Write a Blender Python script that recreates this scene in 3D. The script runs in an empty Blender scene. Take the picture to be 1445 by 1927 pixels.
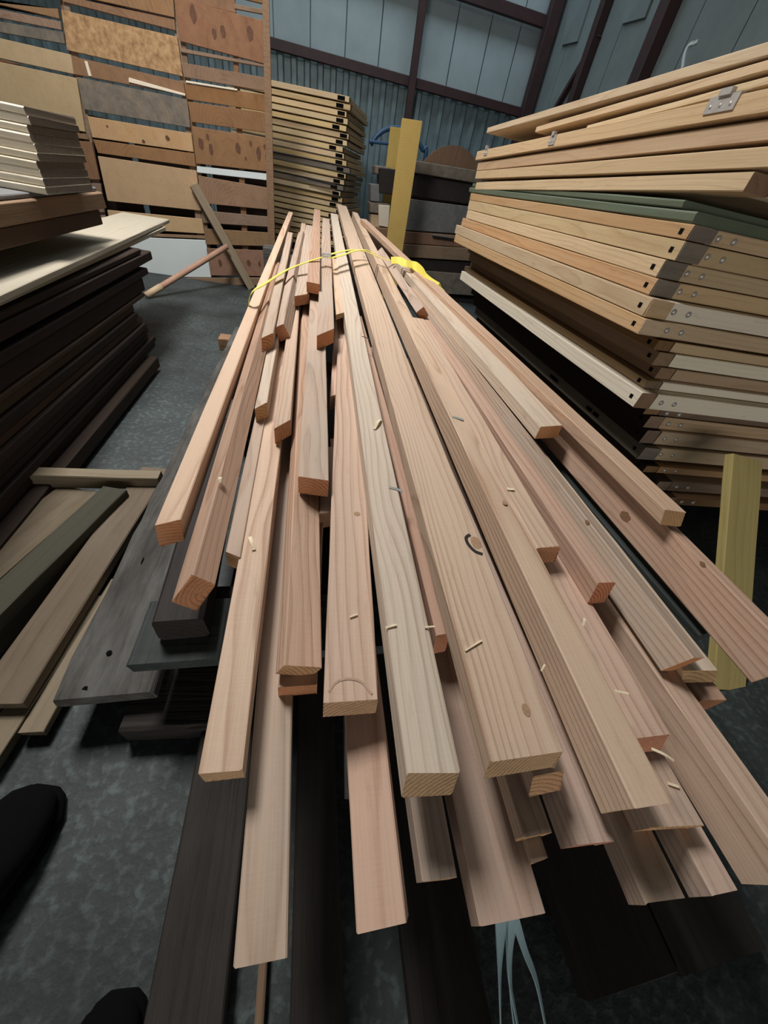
import bpy, bmesh, math, random
import numpy as np
from mathutils import Matrix, Vector
random.seed(7)
C = bpy.context.scene
COL = C.collection
# ------------------------------------------------------------------ camera solved from the photo's vanishing points
W, H, F, HC = 1445, 1927, 655.0, 0.95
PP = np.array([W/2, H/2])
R = np.array([[0.977949, 0.010942, 0.208557], [-0.142963, -0.692898, 0.706721], [0.152241, -0.720953, -0.676055]])
EYE = np.array([0, 0, HC])
def ray(p): return R @ np.array([(p[0]-PP[0])/F, (p[1]-PP[1])/F, 1.0])
def at_z(p, z): r = ray(p); return EYE + r*((z-HC)/r[2])
def at_y(p, y): r = ray(p); return EYE + r*(y/r[1])
def at_x(p, x): r = ray(p); return EYE + r*(x/r[0])
def at_pl(p, a, b):                      # plane z = a + b*y
    r = ray(p); t = (a-HC)/(r[2]-b*r[1]); return EYE + r*t
cam = bpy.data.cameras.new('camera'); co = bpy.data.objects.new('camera', cam); COL.objects.link(co)
cam.sensor_fit = 'HORIZONTAL'; cam.sensor_width = 36; cam.lens = F/W*36; cam.clip_start = 0.02
M4 = Matrix([[R[0][0], -R[0][1], -R[0][2], 0], [R[1][0], -R[1][1], -R[1][2], 0], [R[2][0], -R[2][1], -R[2][2], HC], [0, 0, 0, 1]])
co.matrix_world = M4
C.camera = co
# ------------------------------------------------------------------ materials
def nt(name):
    m = bpy.data.materials.new(name); m.use_nodes = True
    t = m.node_tree; t.nodes.clear()
    o = t.nodes.new('ShaderNodeOutputMaterial'); b = t.nodes.new('ShaderNodeBsdfPrincipled')
    t.links.new(b.outputs[0], o.inputs[0]); return m, t, b
def nd(t, ty, **k):
    n = t.nodes.new(ty)
    for a, v in k.items(): setattr(n, a, v)
    return n
def lk(t, a, b): t.links.new(a, b)
def math_(t, op, a, b=None, c=None):
    n = nd(t, 'ShaderNodeMath', operation=op)
    for i, v in enumerate((a, b, c)):
        if v is None: continue
        if isinstance(v, (int, float)): n.inputs[i].default_value = v
        else: lk(t, v, n.inputs[i])
    return n.outputs[0]
def mixc(t, f, a, b, bt='MIX'):
    n = nd(t, 'ShaderNodeMix', data_type='RGBA', blend_type=bt)
    for i, v in ((0, f), (6, a), (7, b)):
        if isinstance(v, (int, float)): n.inputs[i].default_value = v
        elif isinstance(v, tuple): n.inputs[i].default_value = (*v, 1)
        else: lk(t, v, n.inputs[i])
    return n.outputs[2]
def wood(name, light, dark, ring=120., contrast=.55, rough=.7, knots=.5, weather=0., wcol=(.3, .3, .3), vary=.06, bump=.3, hue=.008):
    m, t, b = nt(name)
    tc = nd(t, 'ShaderNodeTexCoord'); oi = nd(t, 'ShaderNodeObjectInfo')
    rnd = oi.outputs['Random']
    sep = nd(t, 'ShaderNodeSeparateXYZ'); lk(t, tc.outputs['Object'], sep.inputs[0])
    x, y, z = sep.outputs
    r2 = math_(t, 'FRACT', math_(t, 'MULTIPLY', rnd, 17.31)); r3 = math_(t, 'FRACT', math_(t, 'MULTIPLY', rnd, 91.7))
    off = nd(t, 'ShaderNodeCombineXYZ'); lk(t, math_(t, 'MULTIPLY', rnd, 31.), off.inputs[1]); lk(t, math_(t, 'MULTIPLY', r2, 9.), off.inputs[0])
    def nz(sx, sy, sz, det=3., rough_=.5):
        mp = nd(t, 'ShaderNodeMapping'); mp.inputs['Scale'].default_value = (sx, sy, sz)
        lk(t, tc.outputs['Object'], mp.inputs[0])
        ad = nd(t, 'ShaderNodeVectorMath', operation='ADD'); lk(t, mp.outputs[0], ad.inputs[0]); lk(t, off.outputs[0], ad.inputs[1])
        n = nd(t, 'ShaderNodeTexNoise'); n.inputs['Scale'].default_value = 1; n.inputs['Detail'].default_value = det; n.inputs['Roughness'].default_value = rough_
        lk(t, ad.outputs[0], n.inputs['Vector']); return n
    w1 = nz(5, 1.3, 5, 2.)
    sw = nd(t, 'ShaderNodeSeparateColor'); lk(t, w1.outputs['Color'], sw.inputs[0])
    # knots swirl the grain
    vmp = nd(t, 'ShaderNodeMapping'); vmp.inputs['Scale'].default_value = (5., 1.5, 5.)
    lk(t, tc.outputs['Object'], vmp.inputs[0])
    va = nd(t, 'ShaderNodeVectorMath', operation='ADD'); lk(t, vmp.outputs[0], va.inputs[0]); lk(t, off.outputs[0], va.inputs[1])
    vo = nd(t, 'ShaderNodeTexVoronoi'); vo.inputs['Scale'].default_value = 1.; lk(t, va.outputs[0], vo.inputs['Vector'])
    kd = vo.outputs['Distance']
    swirl = math_(t, 'MULTIPLY', math_(t, 'POWER', 2.718, math_(t, 'MULTIPLY', math_(t, 'MULTIPLY', kd, kd), -22.)), .022*knots)
    xx = math_(t, 'ADD', math_(t, 'ADD', x, math_(t, 'MULTIPLY', math_(t, 'SUBTRACT', rnd, .5), .14)), math_(t, 'MULTIPLY', math_(t, 'SUBTRACT', sw.outputs[0], .5), .07))
    zz = math_(t, 'ADD', math_(t, 'ADD', z, math_(t, 'ADD', math_(t, 'MULTIPLY', r2, .09), .025)), math_(t, 'MULTIPLY', math_(t, 'SUBTRACT', sw.outputs[1], .5), .05))
    rr = math_(t, 'SQRT', math_(t, 'ADD', math_(t, 'MULTIPLY', xx, xx), math_(t, 'MULTIPLY', zz, zz)))
    rr = math_(t, 'ADD', rr, swirl)
    w2 = nz(16, 2.2, 16, 2.)
    rings = math_(t, 'FRACT', math_(t, 'ADD', math_(t, 'MULTIPLY', rr, ring), math_(t, 'MULTIPLY', w2.outputs[0], 1.6)))
    mod = nz(22, .8, 22, 2.)
    cr = nd(t, 'ShaderNodeValToRGB'); e = cr.color_ramp.elements
    e[0].position = 0; e[0].color = (.1, .1, .1, 1); e[1].position = 1; e[1].color = (.1, .1, .1, 1)
    for p, v in ((.35, .05), (.7, .45), (.88, 1.)): q = e.new(p); q.color = (v, v, v, 1)
    lk(t, rings, cr.inputs[0])
    fib = nz(330, 5, 330, 2., .6)
    patch = nz(9, 1.1, 9, 3.)
    mr_ = nd(t, 'ShaderNodeMapRange'); mr_.inputs[1].default_value = .3; mr_.inputs[2].default_value = .7; mr_.inputs[3].default_value = .25; mr_.inputs[4].default_value = 1.25; lk(t, mod.outputs[0], mr_.inputs[0])
    f = math_(t, 'MULTIPLY', math_(t, 'MULTIPLY', cr.outputs[0], contrast), mr_.outputs[0])
    saw = nz(25, 420, 25, 1., .5)
    f = math_(t, 'ADD', f, math_(t, 'MULTIPLY', math_(t, 'SUBTRACT', saw.outputs[0], .5), .28))
    f = math_(t, 'ADD', f, math_(t, 'MULTIPLY', math_(t, 'SUBTRACT', fib.outputs[0], .5), .8))
    f = math_(t, 'ADD', f, math_(t, 'MULTIPLY', math_(t, 'SUBTRACT', patch.outputs[0], .5), .7))
    cl = nd(t, 'ShaderNodeClamp'); lk(t, f, cl.inputs[0])
    c = mixc(t, cl.outputs[0], light, dark)
    # knot cores
    kr = nd(t, 'ShaderNodeMapRange'); kr.inputs[1].default_value = .055; kr.inputs[2].default_value = .025; lk(t, kd, kr.inputs[0])
    c = mixc(t, math_(t, 'MULTIPLY', kr.outputs[0], min(1, knots)*.8), c, tuple(v*.4 for v in dark))
    dirt = nz(55, 9, 55, 4., .7)
    dm = nd(t, 'ShaderNodeMapRange'); dm.inputs[1].default_value = .60; dm.inputs[2].default_value = .74; lk(t, dirt.outputs[0], dm.inputs[0])
    c = mixc(t, math_(t, 'MULTIPLY', dm.outputs[0], .35), c, tuple(v*.55 for v in dark))
    hs = nd(t, 'ShaderNodeHueSaturation')
    lk(t, math_(t, 'ADD', math_(t, 'MULTIPLY', math_(t, 'SUBTRACT', r3, .5), hue*2), .5), hs.inputs['Hue'])
    lk(t, math_(t, 'ADD', math_(t, 'MULTIPLY', math_(t, 'SUBTRACT', r2, .5), vary*2), 1.), hs.inputs['Value'])
    lk(t, math_(t, 'ADD', math_(t, 'MULTIPLY', math_(t, 'SUBTRACT', rnd, .5), vary*2.5), 1.), hs.inputs['Saturation'])
    lk(t, c, hs.inputs['Color']); c = hs.outputs[0]
    if weather:
        wn = nz(14, 3, 14, 5., .65)
        wr = nd(t, 'ShaderNodeMapRange'); wr.inputs[1].default_value = .42; wr.inputs[2].default_value = .68; lk(t, wn.outputs[0], wr.inputs[0])
        c = mixc(t, math_(t, 'MULTIPLY', wr.outputs[0], weather), c, wcol)
    lk(t, c, b.inputs['Base Color']); b.inputs['Roughness'].default_value = rough
    b.inputs['Specular IOR Level'].default_value = .25
    bp = nd(t, 'ShaderNodeBump'); bp.inputs['Strength'].default_value = bump; bp.inputs['Distance'].default_value = .003
    hh = math_(t, 'ADD', math_(t, 'MULTIPLY', fib.outputs[0], .6), math_(t, 'MULTIPLY', cr.outputs[0], -.35))
    lk(t, hh, bp.inputs['Height']); lk(t, bp.outputs[0], b.inputs['Normal'])
    return m
def plain(name, col, rough=.6, metal=0., noise=0., nscale=20., col2=None, bump=0.):
    m, t, b = nt(name)
    b.inputs['Roughness'].default_value = rough; b.inputs['Metallic'].default_value = metal
    tc = nd(t, 'ShaderNodeTexCoord')
    n = nd(t, 'ShaderNodeTexNoise'); n.inputs['Scale'].default_value = nscale; n.inputs['Detail'].default_value = 6; n.inputs['Roughness'].default_value = .65
    lk(t, tc.outputs['Object'], n.inputs['Vector'])
    mr = nd(t, 'ShaderNodeMapRange'); mr.inputs[1].default_value = .35; mr.inputs[2].default_value = .7; lk(t, n.outputs[0], mr.inputs[0])
    c = mixc(t, math_(t, 'MULTIPLY', mr.outputs[0], noise), tuple(col), tuple(col2 or [v*.4 for v in col]))
    lk(t, c, b.inputs['Base Color'])
    if bump:
        bp = nd(t, 'ShaderNodeBump'); bp.inputs['Strength'].default_value = bump; bp.inputs['Distance'].default_value = .01
        lk(t, n.outputs[0], bp.inputs['Height']); lk(t, bp.outputs[0], b.inputs['Normal'])
    return m
MT = {}
MT['pink'] = wood('fir_pink', (.60, .425, .315), (.40, .235, .155), 105, .95, weather=.22, wcol=(.47, .40, .33))
MT['tan'] = wood('fir_tan', (.65, .465, .345), (.43, .26, .175), 110, .95, weather=.2, wcol=(.50, .42, .33))
MT['grey'] = wood('fir_weathered_grey', (.53, .395, .31), (.35, .235, .17), 110, .95, weather=.4, wcol=(.45, .41, .36))
MT['pale'] = wood('fir_sapwood', (.64, .52, .42), (.45, .325, .24), 100, .95, weather=.25, wcol=(.52, .48, .41))
MT['red'] = wood('fir_red', (.50, .325, .235), (.33, .18, .115), 100, .95, weather=.25, wcol=(.42, .32, .25))
MT['end'] = wood('fir_end_grain', (.58, .265, .135), (.30, .10, .042), 170, .9, knots=0, rough=.85, bump=.8)
MT['endt'] = wood('fir_end_grain_tan', (.56, .345, .19), (.30, .155, .07), 170, .9, knots=0, rough=.85, bump=.8)
MT['pine'] = wood('pine_pale', (.58, .445, .28), (.40, .255, .13), 70, .4, knots=.9, weather=.3, wcol=(.42, .30, .18), vary=.1)
MT['pineo'] = wood('pine_honey', (.50, .335, .185), (.33, .18, .085), 70, .45, knots=.9, weather=.25, wcol=(.52, .42, .29), vary=.1)
MT['cream'] = wood('pine_cream', (.80, .72, .58), (.62, .53, .39), 60, .35, knots=.3)
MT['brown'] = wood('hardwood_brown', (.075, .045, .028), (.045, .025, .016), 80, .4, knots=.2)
MT['dbrown'] = wood('hardwood_dark', (.036, .021, .015), (.018, .011, .008), 80, .4, knots=.2)  # this and the brown above are darkened to put shade on the left stack
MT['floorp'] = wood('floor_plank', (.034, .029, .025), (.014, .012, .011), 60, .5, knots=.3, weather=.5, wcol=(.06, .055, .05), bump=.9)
MT['batten'] = wood('batten_shaded', (.15, .112, .072), (.08, .057, .036), 60, .5, knots=.5, weather=.35, wcol=(.22, .19, .145), vary=.04)  # colour darkened to stand for the shade at the lower left
MT['battenp'] = wood('batten_pale', (.23, .185, .125), (.15, .11, .07), 60, .5, knots=.3, vary=.04)
MT['creamd'] = wood('pine_planed', (.42, .375, .30), (.32, .27, .20), 40, .4, knots=.3, vary=.04)
MT['pinef'] = wood('pine_yellow', (.68, .52, .30), (.48, .31, .15), 70, .4, knots=.8, vary=.12)
MT['yellow'] = wood('formwork_yellow', (.64, .46, .15), (.50, .33, .09), 60, .35, knots=1., vary=.04)
MT['yolive'] = wood('formwork_yellow_olive', (.44, .37, .15), (.31, .24, .085), 60, .5, knots=1., vary=.04)
MT['olive'] = wood('batten_olive', (.055, .050, .034), (.03, .027, .02), 60, .5, knots=.4, vary=.04)
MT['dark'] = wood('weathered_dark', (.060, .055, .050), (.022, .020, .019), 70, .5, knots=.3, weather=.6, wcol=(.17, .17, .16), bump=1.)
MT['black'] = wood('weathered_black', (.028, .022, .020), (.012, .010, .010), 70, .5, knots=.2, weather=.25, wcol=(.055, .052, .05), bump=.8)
MT['green'] = wood('weathered_green', (.040, .047, .046), (.021, .025, .025), 60, .5, knots=.2, weather=.4, wcol=(.08, .10, .097), bump=.6)
MT['slate'] = wood('weathered_slate', (.16, .165, .17), (.09, .09, .095), 40, .4, knots=.2, weather=.5, wcol=(.25, .24, .235))
MT['ply'] = wood('ply_tan', (.50, .36, .21), (.37, .245, .13), 12, .15, knots=.0, vary=.08, weather=.3, wcol=(.38, .26, .15))
MT['plyr'] = wood('ply_red', (.25, .135, .075), (.10, .05, .028), 14, .25, knots=1.9, vary=.14, weather=.35, wcol=(.33, .19, .10))
MT['plyb'] = wood('slat_brown', (.26, .165, .10), (.11, .065, .038), 40, .4, knots=1.3, vary=.22, weather=.3, wcol=(.20, .13, .085))
MT['plyg'] = wood('slat_grey', (.22, .185, .145), (.12, .10, .08), 30, .35, knots=.2, weather=.7, wcol=(.10, .095, .088))
MT['osb'] = plain('osb', (.50, .32, .16), .8, 0, 1., 26, (.22, .11, .045))
MT['white'] = plain('white_board', (.70, .77, .78), .5, 0, .12, 6, (.5, .55, .55))
MT['greenp'] = plain('green_painted', (.105, .135, .09), .55, 0, .4, 8, (.065, .085, .055))
MT['steel'] = plain('steel_primer', (.050, .020, .022), .6, 0, .6, 12, (.02, .012, .014))
MT['zinc'] = plain('zinc', (.55, .53, .50), .4, .45, .4, 60, (.32, .30, .27))
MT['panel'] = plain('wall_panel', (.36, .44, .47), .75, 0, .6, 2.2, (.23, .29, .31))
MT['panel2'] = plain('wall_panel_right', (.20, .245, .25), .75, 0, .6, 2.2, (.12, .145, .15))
MT['corr'] = plain('corrugated_sheet', (.20, .275, .30), .5, .1, .6, 7, (.09, .125, .135))
MT['strap'] = plain('yellow_webbing', (.85, .76, .10), .55, 0, .25, 40, (.75, .70, .30))
MT['band'] = plain('pale_blue_band', (.30, .42, .46), .4, 0, .3, 20, (.22, .32, .35))
MT['chip'] = plain('shaving_pale', (.82, .70, .50), .7, 0, .3, 90, (.7, .55, .36))
MT['endshade'] = wood('end_shaded', (.15, .125, .10), (.10, .08, .062), 40, .4, knots=0)  # darkened to stand for shade on the pale pile's right ends
MT['hose'] = plain('blue_hose', (.02, .07, .16), .4)
MT['shoe'] = plain('black_leather', (.0025, .0025, .003), .95, 0, .4, 30, (.0015, .0015, .002))
MT['stain'] = plain('dark_stain', (.02, .018, .016), .8, 0, .6, 50, (.03, .026, .02))
def floor_mat():
    m, t, b = nt('concrete_dark')
    tc = nd(t, 'ShaderNodeTexCoord')
    n1 = nd(t, 'ShaderNodeTexNoise'); n1.inputs['Scale'].default_value = 2.2; n1.inputs['Detail'].default_value = 8; n1.inputs['Roughness'].default_value = .7
    n2 = nd(t, 'ShaderNodeTexNoise'); n2.inputs['Scale'].default_value = 52; n2.inputs['Detail'].default_value = 3; n2.inputs['Roughness'].default_value = .55; n2.inputs['Distortion'].default_value = .15
    for n in (n1, n2): lk(t, tc.outputs['Object'], n.inputs['Vector'])
    r1 = nd(t, 'ShaderNodeMapRange'); r1.inputs[1].default_value = .35; r1.inputs[2].default_value = .7; lk(t, n1.outputs[0], r1.inputs[0])
    r2 = nd(t, 'ShaderNodeMapRange'); r2.inputs[1].default_value = .5; r2.inputs[2].default_value = .66; lk(t, n2.outputs[0], r2.inputs[0])
    c = mixc(t, r1.outputs[0], (.015, .020, .021), (.045, .058, .059))
    c = mixc(t, math_(t, 'MULTIPLY', r2.outputs[0], math_(t, 'MULTIPLY', r1.outputs[0], .7)), c, (.125, .17, .168))
    lk(t, c, b.inputs['Base Color']); b.inputs['Roughness'].default_value = .62
    bp = nd(t, 'ShaderNodeBump'); bp.inputs['Strength'].default_value = .35; bp.inputs['Distance'].default_value = .004
    lk(t, n2.outputs[0], bp.inputs['Height']); lk(t, bp.outputs[0], b.inputs['Normal'])
    return m
MT['shoe'].node_tree.nodes['Principled BSDF'].inputs['Specular IOR Level'].default_value = .12
MT['floor'] = floor_mat()
# ------------------------------------------------------------------ object helpers
def tag(o, label=None, cat=None, group=None, kind=None):
    if label: o['label'] = label
    if cat: o['category'] = cat
    if group: o['group'] = group
    if kind: o['kind'] = kind
    return o
def link(name, bm, mats, parent=None, mw=None, smooth=False):
    me = bpy.data.meshes.new(name); bm.normal_update(); bm.to_mesh(me); bm.free()
    for m in (mats if isinstance(mats, (list, tuple)) else [mats]): me.materials.append(MT[m] if isinstance(m, str) else m)
    if smooth:
        for p in me.polygons: p.use_smooth = True
    o = bpy.data.objects.new(name, me); COL.objects.link(o)
    if parent is not None:
        o.parent = parent
        if mw is not None: o.matrix_local = parent.matrix_world.inverted() @ mw if isinstance(mw, Matrix) else mw
        else: o.matrix_local = parent.matrix_world.inverted()
    elif mw is not None: o.matrix_world = mw
    return o
def empty(name, loc, rz=0.):
    o = bpy.data.objects.new(name, None); COL.objects.link(o); o.empty_display_size = .05
    o.matrix_world = Matrix.Translation(Vector(loc)) @ Matrix.Rotation(rz, 4, 'Z'); return o
def frame(P0, P1, up=(0, 0, 1)):
    y = Vector(P1)-Vector(P0); L = y.length; y.normalize(); u = Vector(up)
    x = y.cross(u).normalized(); z = x.cross(y)
    m = Matrix(((x.x, y.x, z.x, P0[0]), (x.y, y.y, z.y, P0[1]), (x.z, y.z, z.z, P0[2]), (0, 0, 0, 1)))
    return m, L
def beam_bm(L, sec, skew=None, ch=.0018, segs=8, wob=.0006, endmat=1, dl=None):
    """box of length L along +Y; sec = 4 corners (x,z) counter-clockwise seen from the near end; skew = y offset of each near corner"""
    bm = bmesh.new(); n = 4; pts = []; sk = []
    skew = skew or [0]*4
    for i in range(4):
        p = Vector(sec[i]); a = Vector(sec[i-1]); b = Vector(sec[(i+1) % 4])
        pts += [p+(a-p).normalized()*ch, p+(b-p).normalized()*ch]; sk += [skew[i]]*2
    rings = []
    for s in range(segs+1):
        f = s/segs; rg = []
        for j, p in enumerate(pts):
            k = 0 if s in (0,) else 1
            rg.append(bm.verts.new((p.x+random.uniform(-wob, wob), sk[j]*(1-f)**3+L*f + (random.uniform(-1, 1)*.0012 if s in (0, segs) else 0), p.y+random.uniform(-wob, wob))))
        rings.append(rg)
    for s in range(segs):
        for j in range(8):
            bm.faces.new((rings[s][j], rings[s][(j+1) % 8], rings[s+1][(j+1) % 8], rings[s+1][j]))
    f1 = bm.faces.new(list(reversed(rings[0]))); f2 = bm.faces.new(rings[-1])
    f1.material_index = f2.material_index = endmat
    bmesh.ops.recalc_face_normals(bm, faces=bm.faces)
    return bm
def bar(name, P0, P1, w, t, mats, parent=None, anchor='c', up=(0, 0, 1), skew=None, ch=.0018, segs=4, wob=.0006):
    """bar from P0 to P1, width w across, thickness t below the given top line; anchor c/l/r = which top line is given"""
    mw, L = frame(P0, P1, up)
    x0 = {'c': -w/2, 'l': 0, 'r': -w}[anchor]
    sec = [(x0, -t), (x0+w, -t), (x0+w, 0), (x0, 0)]
    if not isinstance(mats, (list, tuple)): mats = [mats, mats]
    return link(name, beam_bm(L, sec, skew, min(ch, t*.2, w*.2), segs, wob), mats, parent, mw)
def box_bm(bm, x0, x1, y0, y1, z0, z1):
    v = [bm.verts.new(p) for p in ((x0, y0, z0), (x1, y0, z0), (x1, y1, z0), (x0, y1, z0), (x0, y0, z1), (x1, y0, z1), (x1, y1, z1), (x0, y1, z1))]
    for f in ((0, 3, 2, 1), (4, 5, 6, 7), (0, 1, 5, 4), (1, 2, 6, 5), (2, 3, 7, 6), (3, 0, 4, 7)): bm.faces.new([v[i] for i in f])
    return v
def quad_slab(name, P, depth, mat, parent=None, bev=.002):
    """slab with front corner points P (TL,TR,BR,BL) pushed along depth vector"""
    bm = bmesh.new(); c = np.mean(np.array(P), axis=0); d = np.array(depth)
    a = [bm.verts.new(np.array(p)-c) for p in P]; b = [bm.verts.new(np.array(p)-c+d) for p in P]
    bm.faces.new(a); bm.faces.new(list(reversed(b)))
    for i in range(4): bm.faces.new((a[i], b[i], b[(i+1) % 4], a[(i+1) % 4]))
    bmesh.ops.recalc_face_normals(bm, faces=bm.faces)
    bmesh.ops.bevel(bm, geom=bm.edges[:], offset=bev, segments=1, affect='EDGES')
    return link(name, bm, mat, parent, Matrix.Translation(Vector(c)))
def tube(name, pts, r, mat, parent=None, cyc=False, n=10):
    bm = bmesh.new(); pts = [Vector(p) for p in pts]; rings = []
    c = sum(pts, Vector())/len(pts)
    for i, p in enumerate(pts):
        d = (pts[min(i+1, len(pts)-1)]-pts[max(i-1, 0)]).normalized()
        a = d.cross(Vector((0, 0, 1)));  a = a.normalized() if a.length > .01 else Vector((1, 0, 0)); b = d.cross(a)
        rr = r[i] if isinstance(r, (list, tuple)) else r
        rings.append([bm.verts.new(p-c+a*math.cos(k*2*math.pi/n)*rr+b*math.sin(k*2*math.pi/n)*rr) for k in range(n)])
    for i in range(len(pts)-1):
        for k in range(n): bm.faces.new((rings[i][k], rings[i][(k+1) % n], rings[i+1][(k+1) % n], rings[i+1][k]))
    bm.faces.new(rings[0]); bm.faces.new(rings[-1]); bmesh.ops.recalc_face_normals(bm, faces=bm.faces)
    return link(name, bm, mat, parent, Matrix.Translation(c), True)
def spline(pts, n=8):
    P = [np.array(p, float) for p in pts]; P = [2*P[0]-P[1]]+P+[2*P[-1]-P[-2]]; out = []
    for i in range(1, len(P)-2):
        for k in range(n):
            t = k/n; a, b, c, d = P[i-1:i+3]
            out.append(.5*((2*b)+(c-a)*t+(2*a-5*b+4*c-d)*t*t+(-a+3*b-3*c+d)*t**3))
    out.append(P[-2]); return out
def ribbon(name, pts, w, th, mat, parent=None, sides=None):
    """flat band through pts; sides = per-point sideways vectors"""
    bm = bmesh.new(); P = [Vector(p) for p in pts]; c = sum(P, Vector())/len(P); rings = []
    for i, p in enumerate(P):
        d = (P[min(i+1, len(P)-1)]-P[max(i-1, 0)]).normalized()
        s = Vector(sides[i]) if sides else Vector((0, 1, 0)); s = (s-d*s.dot(d)).normalized(); n = d.cross(s)
        rings.append([bm.verts.new(p-c+s*a*w/2+n*b*th/2) for a, b in ((-1, -1), (1, -1), (1, 1), (-1, 1))])
    for i in range(len(P)-1):
        for k in range(4): bm.faces.new((rings[i][k], rings[i][(k+1) % 4], rings[i+1][(k+1) % 4], rings[i+1][k]))
    bm.faces.new(rings[0]); bm.faces.new(rings[-1]); bmesh.ops.recalc_face_normals(bm, faces=bm.faces)
    return link(name, bm, mat, parent, Matrix.Translation(c))
# ------------------------------------------------------------------ the setting
def struct(o): o['kind'] = 'structure'; return o
bm = bmesh.new(); box_bm(bm, -6, 6.0, -4, 8.0, -.1, 0); struct(link('floor', bm, 'floor'))
YW = 7.0
XC = at_y((985, 215), YW)[0]+.05
ZG = at_y((985, 215), YW)[2]
ZG2 = at_y((950, 21), YW)[2]
# back wall: flat panels above the girt, corrugated sheet below
wb = struct(empty('wall_back', (0, YW, 0)))
jx = [at_y(p, YW)[0] for p in ((515, 60), (584, 60), (651, 60), (717, 60), (787, 60), (857, 60), (921, 60), (978, 60))]
stepx = (jx[-1]-jx[0])/7
jx = [jx[0]-stepx*k for k in range(8, 0, -1)]+jx+[XC]
bm = bmesh.new()
for a, b in zip(jx[:-1], jx[1:]):
    box_bm(bm, a+.007, b-.007, YW, YW+.05, ZG, 5.4)
link('panel', bm, 'panel', wb)
bm = bmesh.new(); box_bm(bm, jx[0], XC, YW+.03, YW+.08, 0, 5.4); link('backing_sheet', bm, 'corr', wb)
bm = bmesh.new(); x = jx[0]; pr = []
while x < XC:
    for dx, dy in ((0, 0), (.07, 0), (.09, -.035), (.14, -.035), (.16, 0)): pr.append((x+dx, YW+dy))
    x += .16
va = [bm.verts.new((p[0], p[1], 0)) for p in pr]; vb = [bm.verts.new((p[0], p[1], ZG)) for p in pr]
for i in range(len(pr)-1):
    if pr[i+1][0] > pr[i][0]+1e-6: bm.faces.new((va[i], va[i+1], vb[i+1], vb[i]))
    else: pass
bmesh.ops.remove_doubles(bm, verts=bm.verts[:], dist=1e-5)
link('corrugated_sheet', bm, 'corr', wb)
def beam_box(name, x0, x1, y0, y1, z0, z1, mat='steel', kind='structure'):
    bm = bmesh.new(); c = ((x0+x1)/2, (y0+y1)/2, (z0+z1)/2)
    box_bm(bm, x0-c[0], x1-c[0], y0-c[1], y1-c[1], z0-c[2], z1-c[2])
    bmesh.ops.bevel(bm, geom=bm.edges[:], offset=.006, segments=1, affect='EDGES')
    o = link(name, bm, mat, None, Matrix.Translation(Vector(c))); o['kind'] = kind; return o
xcol = at_y((790, 20), YW)[0]
beam_box('trim_1', jx[0], XC-.05, YW-.10, YW-.04, ZG-.05, ZG+.04)
beam_box('trim_2', jx[0], XC-.05, YW-.10, YW-.04, ZG2-.05, ZG2+.05)
beam_box('trim_3', xcol-.045, xcol+.045, YW-.16, YW-.10, 0, 5.4)
beam_box('trim_4', XC-.16, XC-.02, YW-.22, YW-.10, 0, 5.4)
# right wall
XR = XC+.02
wr_ = struct(empty('wall_right', (XR, 3, 0)))
bm = bmesh.new(); y = YW
while y > -2.:
    box_bm(bm, XR, XR+.05, y-.545, y-.006, 0, 5.4); y -= .55
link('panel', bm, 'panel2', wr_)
bm = bmesh.new(); box_bm(bm, XR+.03, XR+.08, -2.2, YW, 0, 5.4); link('backing_sheet', bm, 'corr', wr_)
ya = at_x((1131, 60), XR)[1]; yb = at_x((1247, 70), XR)[1]
beam_box('trim_5', XR-.10, XR-.01, ya-.05, ya+.05, 0, 5.4)
beam_box('trim_6', XR-.12, XR-.01, yb-.07, yb+.07, 0, 5.4)
struct(bar('trim_7', at_x((1128, 60), XR-.03), at_x((1043, 205), XR-.03), .05, .05, 'steel'))
def flap(name, p, label):
    P = [at_x(q, XR-.022-.0*(i > 1)) for i, q in enumerate(p)]
    o = quad_slab(name, P, (.02, 0, 0), 'panel2'); return tag(o, label, 'insulation sheet')
flap('insulation_sheet', [(1075, -20), (1122, -40), (1085, 78), (1057, 85)], 'torn grey lining sheet hanging from the right wall beside the corner column')
flap('insulation_sheet', [(1185, -30), (1240, -40), (1212, 33), (1170, 45)], 'torn grey lining sheet hanging high on the right wall between the two right columns')
tag(ribbon('cable', spline([at_x(q, XR-.004) for q in ((1312, 78), (1296, 85), (1288, 102), (1284, 128))], 6), .02, .008, 'white', None), 'short pale cable end hanging on the right wall above the timber stack', 'cable')
# left and rear walls and the roof (outside the picture)
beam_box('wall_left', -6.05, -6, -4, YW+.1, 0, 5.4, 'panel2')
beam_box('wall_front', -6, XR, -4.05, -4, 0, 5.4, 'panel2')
beam_box('ceiling', -6, XR+.1, -4, YW+.1, 5.4, 5.5, 'panel2')
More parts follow.
